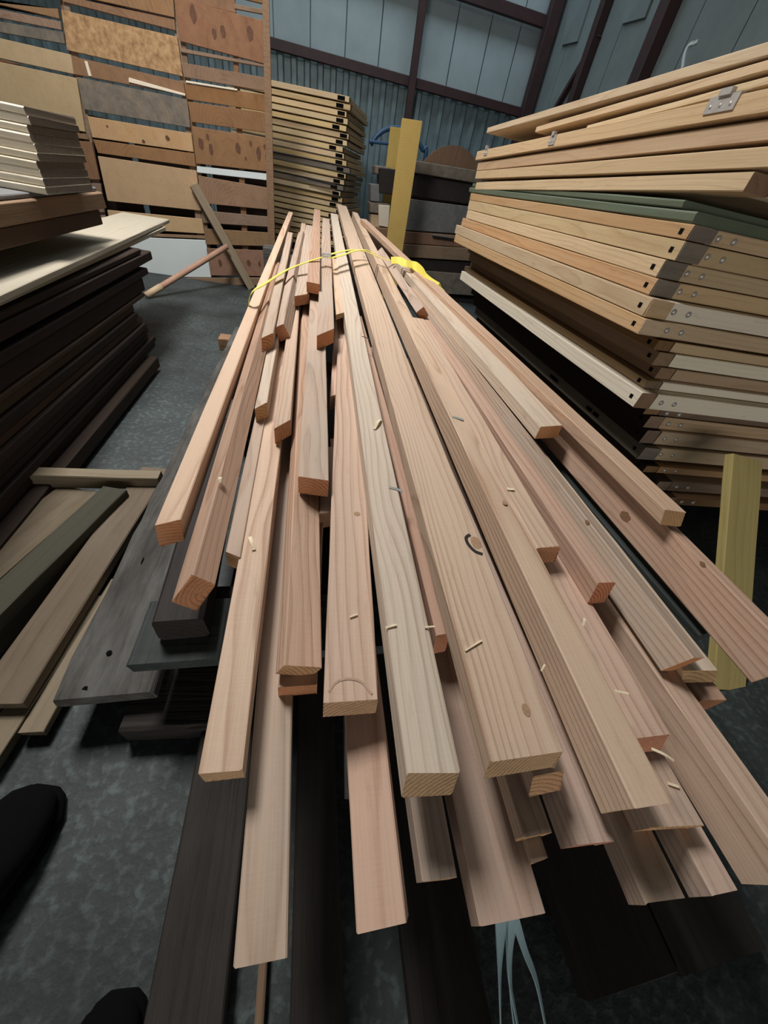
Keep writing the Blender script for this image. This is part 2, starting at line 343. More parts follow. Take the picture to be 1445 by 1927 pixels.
# ------------------------------------------------------------------ the bundle of sawn timbers
Z0, SL, LS = .52, .05, .04
def pl(p, L): return at_pl(p, Z0-LS*L, SL)
BG = 'sawn fir timbers in the long bundle'
BOARDS = {}
def flat(key, TL, TR, D, L, t, mat, label, fy=None, em='end', cat='timber', w=None, LF=None, sk=True, es=None):
    a, b = pl(TL, L), pl(TR, L); d = pl(D, L if LF is None else LF); m = (a+b)/2
    dr = d-m; dr /= np.linalg.norm(dr[:2])
    if fy is not None: d = m+dr*((fy-m[1])/dr[1])
    hx = np.array([dr[1], -dr[0]]); ww = w or float(np.dot((b-a)[:2], hx))
    sa = float(np.dot((a-m)[:2], dr[:2])); lim = .7*ww; sa = max(-lim, min(lim, sa)) if sk else 0
    if es is None: es = (.012 if L < 1.9 else .003) if m[1] < .45 else .004
    mw, Ln = frame(m, d)
    o = link('timber', beam_bm(Ln, [(-ww/2, -t), (ww/2, -t), (ww/2, 0), (-ww/2, 0)], [sa-es, -sa-es, -sa, sa], segs=10), [MT[mat], MT[em]], None, mw)
    BOARDS[key] = dict(m=m, d=d, w=ww, t=t, o=o)
    return tag(o, label, cat, None)
def rolled(key, Rn, Rf, L, a, wl, wr, mat, label, fy=None, em='end', cat='timber', LF=None, skl=0., skr=0.):
    m = pl(Rn, L); d = pl(Rf, L if LF is None else LF); dr = (d-m)/np.linalg.norm((d-m)[:2])
    if fy is not None: d = m+dr*((fy-m[1])/dr[1])
    a = math.radians(a); mw, Ln = frame(m, d)
    l = (-math.cos(a)*wl, -math.sin(a)*wl); r = (math.sin(a)*wr, -math.cos(a)*wr); b = (l[0]+r[0], l[1]+r[1])
    o = link('timber', beam_bm(Ln, [b, r, (0, 0), l], [skl+skr, skr, 0, skl], segs=10), [MT[mat], MT[em]], None, mw)
    BOARDS[key] = dict(m=m, d=d, w=wl, t=wr, o=o)
    return tag(o, label, cat, None)
# --- left flank
flat('A', (290, 988), (340, 978), (547, 399), 1.0, .040, 'tan', 'pinkish fir timber along the left edge of the bundle, its end over the black block')
rolled('B', (362, 1082), (541, 432), 1.0, 42, .036, .040, 'red', 'tilted brown fir timber with a pale left edge, second from the bundle\'s left flank', fy=2.2, skl=-.03)
flat('C', (424, 1038), (452, 1048), (560, 430), 1.9, .036, 'grey', 'short greenish-tan timber ending between the tilted brown timber and the striped one', fy=2.2, em='endt')
flat('D1', (491, 637), (514, 626), (546, 437), .0, .040, 'grey', 'grey-topped timber with an orange striped end, left of the small tilted one under the strap')
flat('D2', (479, 768), (503, 757), (556, 430), 1.0, .040, 'pale', 'cream-topped timber whose orange end juts out left of the broad orange end', fy=2.4, em='endt')
rolled('D3', (533, 609), (567, 449), .0, 28, .036, .046, 'grey', 'small tilted timber with a bright orange end below the strap, left part of the bundle', fy=2.9)
flat('E', (516, 806), (547, 790), (571, 420), .9, .040, 'pink', 'pink timber with a reddish-orange saw-marked end, left of the wide grey one', LF=1.8)
flat('D5', (554, 557), (582, 552), (583, 424), .0, .036, 'grey', 'pinkish-grey timber with a pale striped end just below the strap', LF=0.7)
flat('D6', (577, 530), (602, 535), (597, 394), -1.0, .034, 'red', 'short-ended pink timber lying on top of the others beside the strap buckle', LF=-.3)
flat('F', (561, 896), (619, 904), (600, 430), .5, .040, 'grey', 'wide grey fir timber with a diagonally grained end, left of the smooth centre board', fy=1.9)
flat('G', (596, 634), (629, 616), (613.6, 411), -.5, .042, 'grey', 'grey timber with a ragged bright orange end over the wide grey one', LF=-.1)
flat('I', (632, 592), (648, 588), (622, 421), .2, .016, 'tan', 'thin narrow batten with a short cut end beside the ridged centre timber', em='endt', fy=2.3)
flat('J', (621, 746), (650, 736), (645, 480), 1.8, .042, 'tan', 'flame-grained pale timber with a brown end in the slot left of the smooth board', fy=2.0, em='endt')
flat('J2', (601, 966), (633, 962), (622, 450), 2.0, .040, 'grey', 'dim timber end with slanted growth rings below the wide grey timber', fy=0.72, em='endt')
rolled('H', (535, 1251), (578, 440), 1.5, 66, .034, .056, 'pink', 'brown fine-grained timber with a greyed left edge ending in the bundle\'s middle', fy=2.0, em='endt')
flat('H2', (522, 1292), (597, 1288), (622, 440), 2.6, .034, 'red', 'reddish timber just showing beneath the greyed-edge timber', fy=0.95)
flat('K', (372, 1456), (455, 1448), (570, 440), 2.0, .038, 'tan', 'broad striped fir timber, lower left of the bundle, ending above the dark planks', fy=1.6, em='endt')
flat('M', (438, 1823), (541, 1803), (560, 440), 3.3, .034, 'grey', 'longest pale smooth board reaching nearest the camera, left of the middle', fy=2.3, em='endt')
# --- centre
flat('N', (609, 1323), (712, 1317), (652, 440), 1.1, .034, 'pink', 'smooth pale board with a round knot and an arched stain at its end, centre', fy=1.3, em='endt', es=0.007)
flat('P', (766, 1457), (866, 1452), (628.5, 402), .15, .042, 'pale', 'ridged straight-grained timber with a blue pencil mark, right of the smooth board', em='endt', es=0.015)
flat('Q', (924, 1434), (1062, 1413), (643, 386), .0, .036, 'tan', 'widest timber with a black crescent knot and flame grain, centre of the bundle', em='endt', es=0.011)
rolled('R', (1197, 1522), (663, 398), .15, 86, .058, .050, 'tan', 'long timber with a shadowed left face and rough-sawn top, right of the widest one', em='endt')
flat('S2', (1011, 1031), (1054, 1028), (690, 430), .15, .030, 'tan', 'narrow timber with a chipped orange end lying beside the rough-sawn one', fy=1.5)
flat('S', (1200, 1391), (1263, 1383), (690, 440), 1.3, .034, 'pink', 'pinkish timber with a small orange end tucked under the rough-sawn timber\'s right edge', fy=1.1)
flat('T', (1222, 1557), (1326, 1552), (672, 440), 2.2, .036, 'grey', 'ragged-ended greyish timber under the rough-sawn one, lower right', fy=1.3, em='endt')
flat('U', (1125, 1098), (1160, 1096), (690, 440), .2, .046, 'pink', 'pink timber with a chunky orange end and shaded left side, right of the chipped end', fy=1.5)
flat('U2', (1152, 1112), (1178, 1104), (697, 445), 1.9, .030, 'red', 'timber end just visible behind the chunky orange end', fy=0.9)
rolled('V', (797, 577), (690, 425), -.55, 45, .036, .042, 'grey', 'diamond-set timber with a pink saw-striped end, right side just below the strap', LF=-0.2, fy=2.7)
rolled('W', (1303, 1237), (694, 440), .3, 68, .050, .048, 'grey', 'long red-sided timber with a grey-green top beside the dark gap', fy=2.0)
flat('W1', (1285, 1262), (1352, 1262), (700, 450), 1.5, .018, 'pale', 'thin pale board pressed beneath the grey-green topped timber', fy=1.0, em='endt')
flat('W2', (1322, 1319), (1369, 1316), (705, 450), 2.1, .046, 'red', 'shadowed timber with an orange splintered end under the grey-green one', fy=1.3)
flat('AA', (1017, 803), (1059, 800), (702, 432), -.2, .036, 'pale', 'whitish timber with a bright orange square end, right of the dark gap', fy=2.45)
rolled('X', (1511, 1248), (694, 424), .15, 80, .080, .034, 'pink', 'on-edge timber with a brown knotty side, running out at the right frame edge', em='endt', LF=0.35)
flat('Y', (1252, 960), (1292, 964), (684, 412), -.75, .030, 'pink', 'rightmost pinkish board with a pale striped end above the knotty on-edge timber', LF=-0.6, em='endt')
# --- lower layer at the bottom right
rolled('BB', (1509, 1668), (668, 440), 1.7, 86, .075, .045, 'pink', 'heavy timber on edge with a reddish side, lower right corner of the bundle', fy=1.2, em='endt')
flat('CC', (1216, 1701), (1292, 1690), (664, 440), 3.1, .036, 'grey', 'grey weathered timber ending lowest beneath the ragged end, lower right', fy=1.4, em='endt')
flat('DD', (1343, 1686), (1389, 1673), (672, 440), 3.0, .044, 'grey', 'split-ended timber with a long splinter, right of the grey weathered one', fy=1.45, em='endt', LF=3.7)
flat('EE', (1088, 1589), (1157, 1583), (652, 440), 2.2, .044, 'grey', 'timber with a dark left side and an orange-lit end below the rough-sawn one', fy=1.5)
flat('FF', (1004, 1461), (1064, 1451), (645, 440), 1.3, .030, 'grey', 'timber with a pale zigzag-grained end right under the widest timber', fy=1.5, em='endt', es=0.016)
flat('GG', (986, 1575), (1040, 1566), (640, 440), 2.4, .030, 'grey', 'brownish timber ending in shade left of the orange-lit end', fy=1.4, em='endt')
flat('HH', (1002, 1627), (1032, 1614), (640, 450), 3.2, .030, 'grey', 'stubby bottom timber with a chipped corner left of the orange-lit end', fy=0.8, em='endt')
flat('II', (904, 1744), (1027, 1719), (634, 440), 3.4, .036, 'grey', 'wide lower board above the pale blue bands, banded by shadow', fy=1.5, em='endt')
flat('JJ', (795, 1659), (861, 1650), (624, 440), 3.2, .036, 'grey', 'short lower timber under the ridged one with a rough end', fy=1.4, em='endt')
rolled('KK', (766, 1738), (612, 440), 2.5, 14, .052, .040, 'pink', 'lower timber with two visible faces, left of the short lower one', fy=0.8, em='endt')
flat('MM', (822, 1196), (848, 1190), (634, 440), 1.4, .040, 'red', 'small red-ended timber deep in the slot between the ridged and the widest timber', fy=1.6)
flat('OO', (651, 1494), (679, 1497), (640, 440), 4.3, .030, 'dark', 'dark weathered batten in the shadow below the smooth centre board', fy=1.5, em='dark', cat='batten')
flat('GP', (1318, 1196), (1362, 1180), (700, 470), 2.6, .030, 'green', 'dark green-grey plank seen in the gap before the knotty on-edge timber', fy=2.2, em='green', cat='plank')
# --- chips and splinters lying on the boards
def chip(p, L, ln, w, ang, label, curl=.0, mat='chip', lift=.0022):
    P = pl(p, L); u = np.array([math.cos(ang), math.sin(ang), 0])
    pts = [P+u*ln*(k/6-.5)+np.array([0, 0, lift+SL*u[1]*ln*(k/6-.5)+curl*math.sin(k/6*math.pi)*ln]) for k in range(7)]
    o = ribbon('wood_shaving', pts, w, .0014, mat, None, [(-u[1], u[0], .2*math.sin(k)) for k in range(7)])
    return tag(o, label, 'wood shaving')
chip((474, 1024), 2.0, .030, .006, 1.9, 'curled wood shaving on the broad striped timber, lower left', .15)
chip((960, 922), .15, .016, .006, -.1, 'short white chip on the rough-sawn timber near the crescent knot')
chip((710, 800), .15, .045, .006, 1.1, 'long splinter lifted from the ridged timber\'s upper part', .12)
chip((1168, 1304), .15, .018, .003, -.3, 'small bright shaving on the rough-sawn timber above the small orange end')
chip((1244, 1421), .8, .026, .003, -.6, 'thin curl of shaving just below the small orange end, lower right', .1)
chip((1096, 1172), .15, .014, .003, .9, 'tiny curl on the rough-sawn timber below the chipped orange end', .2)
chip((808, 1181), .15, .014, .002, .0, 'tiny pale sliver across the ridged timber\'s right edge')
chip((890, 1216), .0, .030, .002, .4, 'thin splinter lying across the widest timber below its crescent knot')
chip((415, 905), .96, .014, .006, 1.5, 'curled shaving clinging to the pale edge of the tilted brown timber', .3)
# --- knots, pencil marks: set into the boards as parts
def mark(key, p, L, rx, ry, label, mat='stain', name='knot', arc=None, w=.004):
    par = BOARDS[key]['o']; mw = par.matrix_world; nrm = np.array(mw.col[2][:3]); o0 = np.array(mw.col[3][:3])
    def on(q, lift=.0005):
        r = ray(q); return EYE+r*(np.dot(o0+nrm*lift-EYE, nrm)/np.dot(r, nrm))
    if arc:
        o = ribbon(name, spline([on(q) for q in arc], 5), w, .0008, mat, par, [tuple(np.array(mw.col[1][:3])*.7+np.array(mw.col[0][:3])*.3)]*60 if name == 'pencil_mark' else [tuple(np.array(mw.col[0][:3])+np.array(mw.col[1][:3])*.4)]*60)
    else:
        bm = bmesh.new(); bmesh.ops.create_circle(bm, cap_ends=True, segments=20, radius=1)
        for v in bm.verts: v.co = Vector((v.co.x*rx, v.co.y*ry, 0))
        m2 = mw.copy(); m2.translation = Vector(on(p)); o = link(name, bm, mat, par, m2)
    if label: o['label'] = label
    return o
MT['knot'] = plain('knot_brown', (.30, .16, .085), .8, 0, .9, 160, (.14, .07, .035))
MT['knotl'] = plain('knot_tan', (.44, .28, .17), .8, 0, .9, 220, (.28, .16, .09))
MT['knotb'] = plain('knot_black', (.018, .012, .010), .8)
MT['pencil'] = plain('pencil_blue', (.24, .27, .28), .8, 0, .5, 90, (.45, .38, .30))

mark('N', (672, 967), 1.1, .006, .0055, 'round brown knot', 'knotl')
mark('Q', (990, 1336), 0, .005, .007, 'small oval brown knot', 'knotl')
mark('Q', 0, 0, 0, 0, 'black crescent-shaped knot edge', 'knotb', arc=[(908, 1043), (893, 1037), (881, 1024), (877, 1012), (884, 1006)], w=.0055)
mark('Q', (896, 1021), 0, .009, .013, 'pale knot inside the crescent', 'knotl')
mark('P', 0, 0, 0, 0, 'short dark knot streak', 'knotb', arc=[(681, 633), (688, 635), (696, 639)], w=.005)
mark('P', 0, 0, 0, 0, 'blue pencil stroke', 'pencil', 'pencil_mark', arc=[(732, 917), (745, 920), (758, 925)], w=.006)
mark('R', (950, 946), .15, .005, .006, 'round brown knot', 'knotl')
mark('R', 0, 0, 0, 0, 'grey pencil stroke', 'pencil', 'pencil_mark', arc=[(851, 784), (862, 787), (872, 790)], w=.008)
def side_mark(key, a, p, rx, ry, label, mat):
    par = BOARDS[key]['o']; mw = par.matrix_world; a = math.radians(a)
    X_, Y_, Z_, o0 = [Vector(mw.col[i][:3]) for i in range(4)]
    n = (X_*-math.sin(a)+Z_*math.cos(a)).normalized(); t = Y_.cross(n)
    nn = np.array(n); r = ray(p); P = EYE+r*(np.dot(np.array(o0)+nn*.0005-EYE, nn)/np.dot(r, nn))
    bm = bmesh.new(); bmesh.ops.create_circle(bm, cap_ends=True, segments=20, radius=1)
    for v in bm.verts: v.co = Vector((v.co.x*rx*random.uniform(.85, 1.15), v.co.y*ry*random.uniform(.85, 1.15), 0))
    o = link('knot', bm, mat, par, Matrix(((t.x, Y_.x, n.x, P[0]), (t.y, Y_.y, n.y, P[1]), (t.z, Y_.z, n.z, P[2]), (0, 0, 0, 1)))); o['label'] = label
side_mark('X', 80, (1176, 972), .010, .014, 'dark cracked knot', 'knot')
side_mark('X', 80, (1322, 1062), .004, .006, 'small brown knot', 'knot')
side_mark('W', 68, (1105, 983), .004, .006, 'small reddish knot', 'knot')
chip((1020, 1258), .15, .012, .002, .7, 'tiny sliver on the shaded side edge of the long rough-sawn timber')
chip((735, 1180), .15, .016, .0025, .2, 'small sliver on the ridged timber, lower half')
chip((1265, 1478), 2.2, .014, .003, -.4, 'small shaving on the ragged-ended greyish timber')
chip((665, 1160), 1.1, .012, .002, .3, 'tiny sliver on the smooth board in its lower half')
MT['stainl'] = plain('arch_stain', (.44, .30, .22), .8, 0, .5, 60, (.5, .36, .27))
mark('N', 0, 0, 0, 0, 'arched brown stain', 'stainl', 'stain', arc=[(618, 1302), (632, 1284), (655, 1277), (680, 1283), (700, 1306)], w=.003)
# ------------------------------------------------------------------ yellow strap with buckle
st = empty('ratchet_strap', pl((606, 482), -.9)); tag(st, 'yellow webbing strap with a metal buckle tied across the timber bundle', 'strap')
def Ls(p, l): return pl(p, l)
path = [((474, 551), -.1), ((500, 533), -.35), ((540, 508), -.6), ((575, 494), -.9), ((606, 484), -1.25)]
lp = [Ls(*q) for q in path]; lp = [lp[0]-np.array([.025, 0, .20]), lp[0]-np.array([.016, 0, .05])]+lp
ribbon('webbing', spline(lp, 6), .017, .002, 'strap', st)
rp = [Ls(*q) for q in (((620, 479), -1.3), ((640, 474), -1.2), ((664, 470), -1.1), ((690, 474), -.95), ((712, 483), -.8), ((738, 491), -.75), ((765, 498), -.75), ((800, 524), -.45), ((834, 545), -.3))]
rp += [rp[-1]+np.array([.03, 0, -.06]), rp[-1]+np.array([.035, 0, -.25])]
ribbon('webbing', spline(rp, 6), .016, .002, 'strap', st)
tl = [Ls(*q) for q in (((620, 486), -1.3), ((645, 480), -1.35), ((668, 472), -1.5), ((690, 471), -1.4), ((706, 478), -1.2))]
ribbon('loose_tail', spline(tl, 6), .018, .002, 'strap', st)
tw = [Ls(*q) for q in (((736, 490), -1.0), ((750, 490), -1.15), ((764, 496), -1.1), ((780, 499), -1.1), ((793, 510), -1.0), ((800, 522), -.7), ((812, 532), -.5), ((826, 540), -.4))]
ribbon('twisted_tail', spline(tw, 6), .034, .002, 'strap', st, [(0, .6, .8)]*6*7+[(0, 1, .2)]*20)
bk = Ls((614, 482), -1.35)
bm = bmesh.new(); box_bm(bm, -.022, .022, -.014, .014, -.004, .006); box_bm(bm, -.022, -.016, -.016, .016, -.006, .012); box_bm(bm, .016, .022, -.016, .016, -.006, .012); box_bm(bm, -.022, .022, -.003, .003, .006, .012)
bmesh.ops.bevel(bm, geom=bm.edges[:], offset=.001, segments=1, affect='EDGES')
link('buckle', bm, 'zinc', st, Matrix.Translation(Vector(bk)))['label'] = 'small metal buckle'
# ------------------------------------------------------------------ pale blue bands under the bundle
pb = empty('packing_band', at_z((962, 1745), .33)); tag(pb, 'loose pale blue plastic bands hanging under the lower boards, bottom of the picture', 'packing band')
for pts, w in (([((944, 1728), .35), ((942, 1800), .26), ((941, 1860), .18), ((943, 1960), .05)], .017), ([((966, 1728), .35), ((960, 1800), .25), ((962, 1870), .15), ((972, 1960), .05)], .014), ([((968, 1726), .35), ((988, 1790), .25), ((1010, 1850), .15), ((1030, 1950), .04)], .010), ([((958, 1728), .35), ((955, 1770), .28), ((958, 1840), .2), ((976, 1940), .07)], .008)):
    ribbon('strip', spline([at_z(*q) for q in pts], 6), w, .0015, 'band', pb, [(1, .15*i, 0) for i in range(19)])
# ------------------------------------------------------------------ dunnage under the bundle
def box(name, x0, x1, y0, y1, z0, z1, mat, label=None, cat=None, parent=None, bev=.004, rz=0., along='y', em=None, group=None):
    c = np.array([(x0+x1)/2, (y0+y1)/2, z1])
    if along == 'y': P0, P1, w = np.array([0, y0-c[1], 0]), np.array([0, y1-c[1], 0]), x1-x0
    else: P0, P1, w = np.array([x0-c[0], 0, 0]), np.array([x1-c[0], 0, 0]), y1-y0
    rot = Matrix.Rotation(rz, 3, 'Z')
    P0 = c+np.array(rot @ Vector(P0)); P1 = c+np.array(rot @ Vector(P1))
    mw, L = frame(P0, P1)
    o = link(name, beam_bm(L, [(-w/2, -(z1-z0)), (w/2, -(z1-z0)), (w/2, 0), (-w/2, 0)], None, min(bev, (z1-z0)*.2), 6, bev*.25), [MT[mat], MT[em or mat]], parent, mw)
    return tag(o, label, cat, group)
b0, b1 = at_z((285, 1161), .305), at_z((379, 1173), .305)
bar('bearer', (b0+b1)/2, (b0+b1)/2+np.array([-.03, .75, 0]), .092, .07, 'black', None, 'c', ch=.008, segs=8, wob=.002)
tag(bpy.data.objects['bearer'], 'blackened rough timber block below the left timber ends', 'bearer')
g0, g1 = at_z((237, 1251), .235), at_z((403, 1263), .235)
bar('plank', g0+np.array([.25, 0, 0]), g0+np.array([.25, .135, 0]), .5, .03, 'green', None, 'c', ch=.004, segs=8, wob=.001)
tag(bpy.data.objects['plank'], 'dark green cracked plank under the blackened block', 'plank')
q0, q1 = at_z((226, 1374), .075), at_z((347, 1378), .075)
bar('block', q0+np.array([0, .07, 0]), q1+np.array([.12, .07, 0]), .14, .075, 'black', None, 'c', ch=.006, segs=6, wob=.002)
tag(bpy.data.objects['block'], 'dark brown timber block on the floor under the planks', 'block')
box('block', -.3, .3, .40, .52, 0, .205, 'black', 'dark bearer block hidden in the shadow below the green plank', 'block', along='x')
n0, n1 = at_z((97, 1312), .125), at_z((288, 1308), .125); nf = at_z((443, 615), .125)
npk = bar('plank', (n0+n1)/2, nf+np.array([.09, 0, 0]), (n1-n0)[0], .034, 'dark', None, 'c', ch=.006, segs=26, wob=.0035)
tag(npk, 'long weathered grey plank with nail holes, left of the bundle on the floor', 'plank')
for p, rx, ry in (((205, 1228), .005, .005), ((158, 1300), .005, .009), ((268, 1055), .002, .011)):
    bm = bmesh.new(); bmesh.ops.create_circle(bm, cap_ends=True, segments=14, radius=1)
    for v in bm.verts: v.co = Vector((v.co.x*rx*(1+.2*random.random()), v.co.y*ry*(1+.2*random.random()), 0))
    link('nail_hole', bm, 'shoe', npk, Matrix.Translation(Vector(at_z(p, .1265))))
s = at_z((418, 660), 0)
box('block', s[0]-.015, s[0]+.12, s[1], s[1]+.10, 0, .075, 'plyb', 'small tan wood block by the far end of the weathered plank', 'block', along='x')
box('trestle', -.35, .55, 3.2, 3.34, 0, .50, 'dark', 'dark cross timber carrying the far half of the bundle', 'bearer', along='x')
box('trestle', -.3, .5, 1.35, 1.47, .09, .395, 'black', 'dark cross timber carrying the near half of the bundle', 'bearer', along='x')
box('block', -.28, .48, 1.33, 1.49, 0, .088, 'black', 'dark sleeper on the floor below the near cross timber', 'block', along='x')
# dark planks on the floor below the bundle
def fplank(name, pl_, pr_, z, y0, y1, mat, label, t=.04, cat='plank'):
    a, b = at_z(pl_, z), at_z(pr_, z)
    o = box(name, a[0], b[0], y0, y1, z-t, z, mat, label, cat, bev=.003); return o
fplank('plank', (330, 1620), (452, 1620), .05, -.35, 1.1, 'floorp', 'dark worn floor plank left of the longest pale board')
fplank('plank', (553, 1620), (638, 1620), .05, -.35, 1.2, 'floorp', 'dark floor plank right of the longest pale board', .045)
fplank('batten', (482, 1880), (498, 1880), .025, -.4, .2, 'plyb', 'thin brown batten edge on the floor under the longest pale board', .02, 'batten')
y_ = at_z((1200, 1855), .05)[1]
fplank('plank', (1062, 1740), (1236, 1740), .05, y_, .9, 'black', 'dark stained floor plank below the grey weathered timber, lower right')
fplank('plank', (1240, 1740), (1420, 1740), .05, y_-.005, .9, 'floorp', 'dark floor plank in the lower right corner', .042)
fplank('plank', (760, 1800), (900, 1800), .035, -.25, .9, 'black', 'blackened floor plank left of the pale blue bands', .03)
# battens and frame at the left edge
a, d = at_z((10, 1322), .075), at_z((292, 880), .075)
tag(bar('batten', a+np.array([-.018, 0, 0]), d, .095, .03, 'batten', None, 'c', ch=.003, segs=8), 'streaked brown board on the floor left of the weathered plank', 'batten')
a, d = at_z((57, 1378), .04), at_z((225, 1090), .04)
tag(bar('batten', a, d, .046, .02, 'battenp', None, 'c', segs=6), 'short pale batten end poking from below the weathered plank', 'batten')
a, d = at_z((12, 1405), .042), at_z((190, 1120), .042)
tag(bar('batten', a-np.array([.03, .03, 0]), d-np.array([.02, 0, 0]), .05, .025, 'battenp', None, 'c', segs=6), 'pinkish batten running out at the left edge beside the short pale one', 'batten')
fr = empty('pallet', (-.7, .9, 0)); tag(fr, 'pale timber pallet on the floor at the foot of the left stack', 'pallet')
a, d = at_z((-60, 1215), .10), at_z((238, 922), .10)
bar('side_rail', a, d, .075, .09, ['olive', 'olive'], fr, 'r', segs=6)
a, d = at_z((172, 890), .11), at_z((300, 893), .11)
bar('cross_rail', a-np.array([.25, 0, 0]), d, .045, .05, ['battenp', 'battenp'], fr, 'c', segs=4)
a, d = at_z((-60, 1215), .062), at_z((238, 922), .062)
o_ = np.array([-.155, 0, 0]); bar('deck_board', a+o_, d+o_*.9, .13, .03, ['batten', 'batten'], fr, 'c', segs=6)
# ------------------------------------------------------------------ left stack of dark boards and sheets
SG = 'dark boards in the left stack'
box('board', -1.5, -.835, -.7, 2.14, .02, .075, 'dbrown', 'bottom board of the left stack, sticking out towards the aisle', 'board', em='brown')
zz = .077
for i in range(8):
    jx_ = [-.88, -.872, -.885, -.878, -.868, -.88, -.874, -.886][i]; t = [.03, .032, .028, .034, .03, .03, .034, .032][i]
    lab = ['lowest', 'second', 'third', 'fourth', 'fifth', 'sixth', 'seventh', 'eighth'][i]
    box('board', -1.55, jx_, -.7, 2.27-.02*i+[.0, .03, -.02, .02, .0, .03, -.01, .02][i], zz, zz+t-.002, 'brown' if i in (5, 7) else 'dbrown', f'dark brown board in the lower left stack, {lab} above the protruding bottom board', 'board', group=None, em='brown')
    zz += t
box('board', -1.5, -.876, -.7, 2.30, zz, zz+.018, 'brown', 'dark board with a lighter edge covering the lower left stack', 'board'); zz += .02
box('board', -1.5, -.88, -.7, 2.34, zz+.001, .405, 'dbrown', 'thick dark board between the lower stack and the boards above, left stack', 'board', em='brown')
box('board', -1.5, -.872, -.7, 2.42, .407, .437, 'dbrown', 'lower dark board under the two pale boards, left stack', 'board', em='brown')
box('board', -1.5, -.868, -.7, 2.52, .458, .498, 'dbrown', 'upper dark board under the two pale boards, jutting out at the far end', 'board', em='brown')
box('spacer', -1.45, -.91, 2.1, 2.18, .439, .456, 'dbrown', 'thin dark spacer at the far end between the two dark boards', 'spacer', along='x')
box('spacer', -1.45, -.93, .1, .18, .439, .456, 'dbrown', 'thin dark spacer at the near end between the two dark boards', 'spacer', along='x')
box('board', -1.42, -.874, -.6, 2.40, .50, .522, 'dbrown', 'dark board directly carrying the pale boards, left stack', 'board', em='brown')
def pal(z, p0, p1, w, label, t=.018):
    a, b = at_z(p0, z), at_z(p1, z); bar('board', a+(a-b)*.35, b, w, t, ['creamd', 'plyb'], None, 'r', segs=8); o = bpy.context.view_layer
pal(.546, (20, 552), (311, 427), .34, ''); pal(.568, (0, 556), (318, 413), .27, '')
bs = [o for o in COL.objects if o.name.startswith('board') and 'label' not in o.keys()]
tag(bs[0], 'lower of two pale planed boards jutting over the left stack', 'board'); tag(bs[1], 'upper of two pale planed boards on the left stack', 'board')
box('spacer', -1.7, -1.12, 1.7, 1.8, .57, .628, 'dbrown', 'dark spacer on the pale boards below the brown beams', 'spacer', along='x')
box('spacer', -1.7, -1.12, .6, .7, .57, .628, 'dbrown', 'dark spacer on the pale boards near the left frame edge', 'spacer', along='x')
box('baulk', -1.9, -.925, -.2, 2.19, .63, .682, 'brown', 'lower brown beam with a broken end on the left stack', 'beam', em='pineo')
box('baulk', -1.9, -.915, -.2, 2.25, .684, .738, 'plyb', 'upper brown beam under the grey-white sheet, left stack', 'beam', em='pineo')
box('sheet', -2.3, -.93, -.2, 2.24, .74, .752, 'slate', 'grey-white sheet below the pile of pale boards', 'sheet')
LB = ['lowest', 'second', 'third', 'fourth', 'fifth', 'sixth', 'seventh', 'eighth', 'ninth', 'topmost']
for i in range(10):
    y0 = 1.735+.006*i+.003*((i*7) % 3); x1 = -.877-.003*((i*5) % 4)
    z0 = .754+.0205*i
    o = box('board', -2.3, x1, y0, y0+.345-.002*i, z0, z0+.0195, 'cream', f'pale wide board in the pile at the left frame edge, {LB[i]} of ten' if i < 9 else 'topmost pale board of the pile at the left frame edge', 'board', along='x', em='endshade')
# ------------------------------------------------------------------ slatted timber screen at the back left
YF = 4.31
def zx(q): return (q[0]*.36, q[1]*.36)
def slat(parent, pts, mat, d=0., name='slat'):
    P = [at_y(zx(q), YF+d) for q in pts]; return quad_slab(name, P, (0, .022, 0), mat, parent, .002)
def screen(label, x):
    e = empty('slatted_screen', (x, YF, 0)); return tag(e, label, 'timber screen')
s3 = screen('rightmost reddish bay of the slatted timber screen, beside the stacked panels', -.55)
for pts, m, d in (
    ([(905, -120), (1385, 0), (1385, 22), (905, -95)], 'plyb', 0), ([(1225, 20), (1380, 48), (1380, 75), (1225, 45)], 'plyb', .004),
    ([(905, -90), (1225, -20), (1235, 70), (912, -10)], 'plyr', .01), ([(908, -15), (1385, 110), (1385, 335), (940, 215)], 'plyr', 0),
    ([(940, 250), (1385, 335), (1385, 352), (943, 272)], 'plyb', .006), ([(945, 325), (1385, 405), (1388, 478), (960, 402)], 'plyb', 0),
    ([(962, 435), (1392, 495), (1396, 585), (975, 518)], 'plyr', .004), ([(970, 420), (1240, 465), (1240, 475), (970, 432)], 'cream', -.004),
    ([(980, 530), (1398, 590), (1402, 695), (1000, 638)], 'plyb', 0), ([(1003, 660), (1405, 722), (1412, 898), (1025, 855)], 'plyr', 0),
    ([(1028, 868), (1415, 910), (1415, 945), (1030, 902)], 'white', .008), ([(1035, 918), (1420, 985), (1424, 1098), (1050, 1062)], 'plyb', 0),
    ([(1055, 1100), (1424, 1135), (1426, 1188), (1062, 1165)], 'plyb', .004), ([(1065, 1195), (1428, 1218), (1430, 1288), (1075, 1278)], 'plyb', 0),
    ([(1078, 1298), (1432, 1312), (1436, 1445), (1100, 1440)], 'plyr', 0)): slat(s3, pts, m, d)
slat(s3, [(1368, -60), (1405, -60), (1442, 1450), (1405, 1450)], 'plyb', -.024, 'post')
slat(s3, [(905, -120), (930, -120), (1115, 1450), (1085, 1450)], 'plyb', .024, 'post')
slat(s3, [(1200, -60), (1225, -60), (1305, 1450), (1275, 1450)], 'plyb', .024, 'post')
slat(s3, [(735, 1455), (1440, 1452), (1440, 1492), (735, 1488)], 'plyb', -.03, 'bottom_rail')
s2 = screen('middle bay of the slatted timber screen with the tan sheet and white bottom board', -1.1)
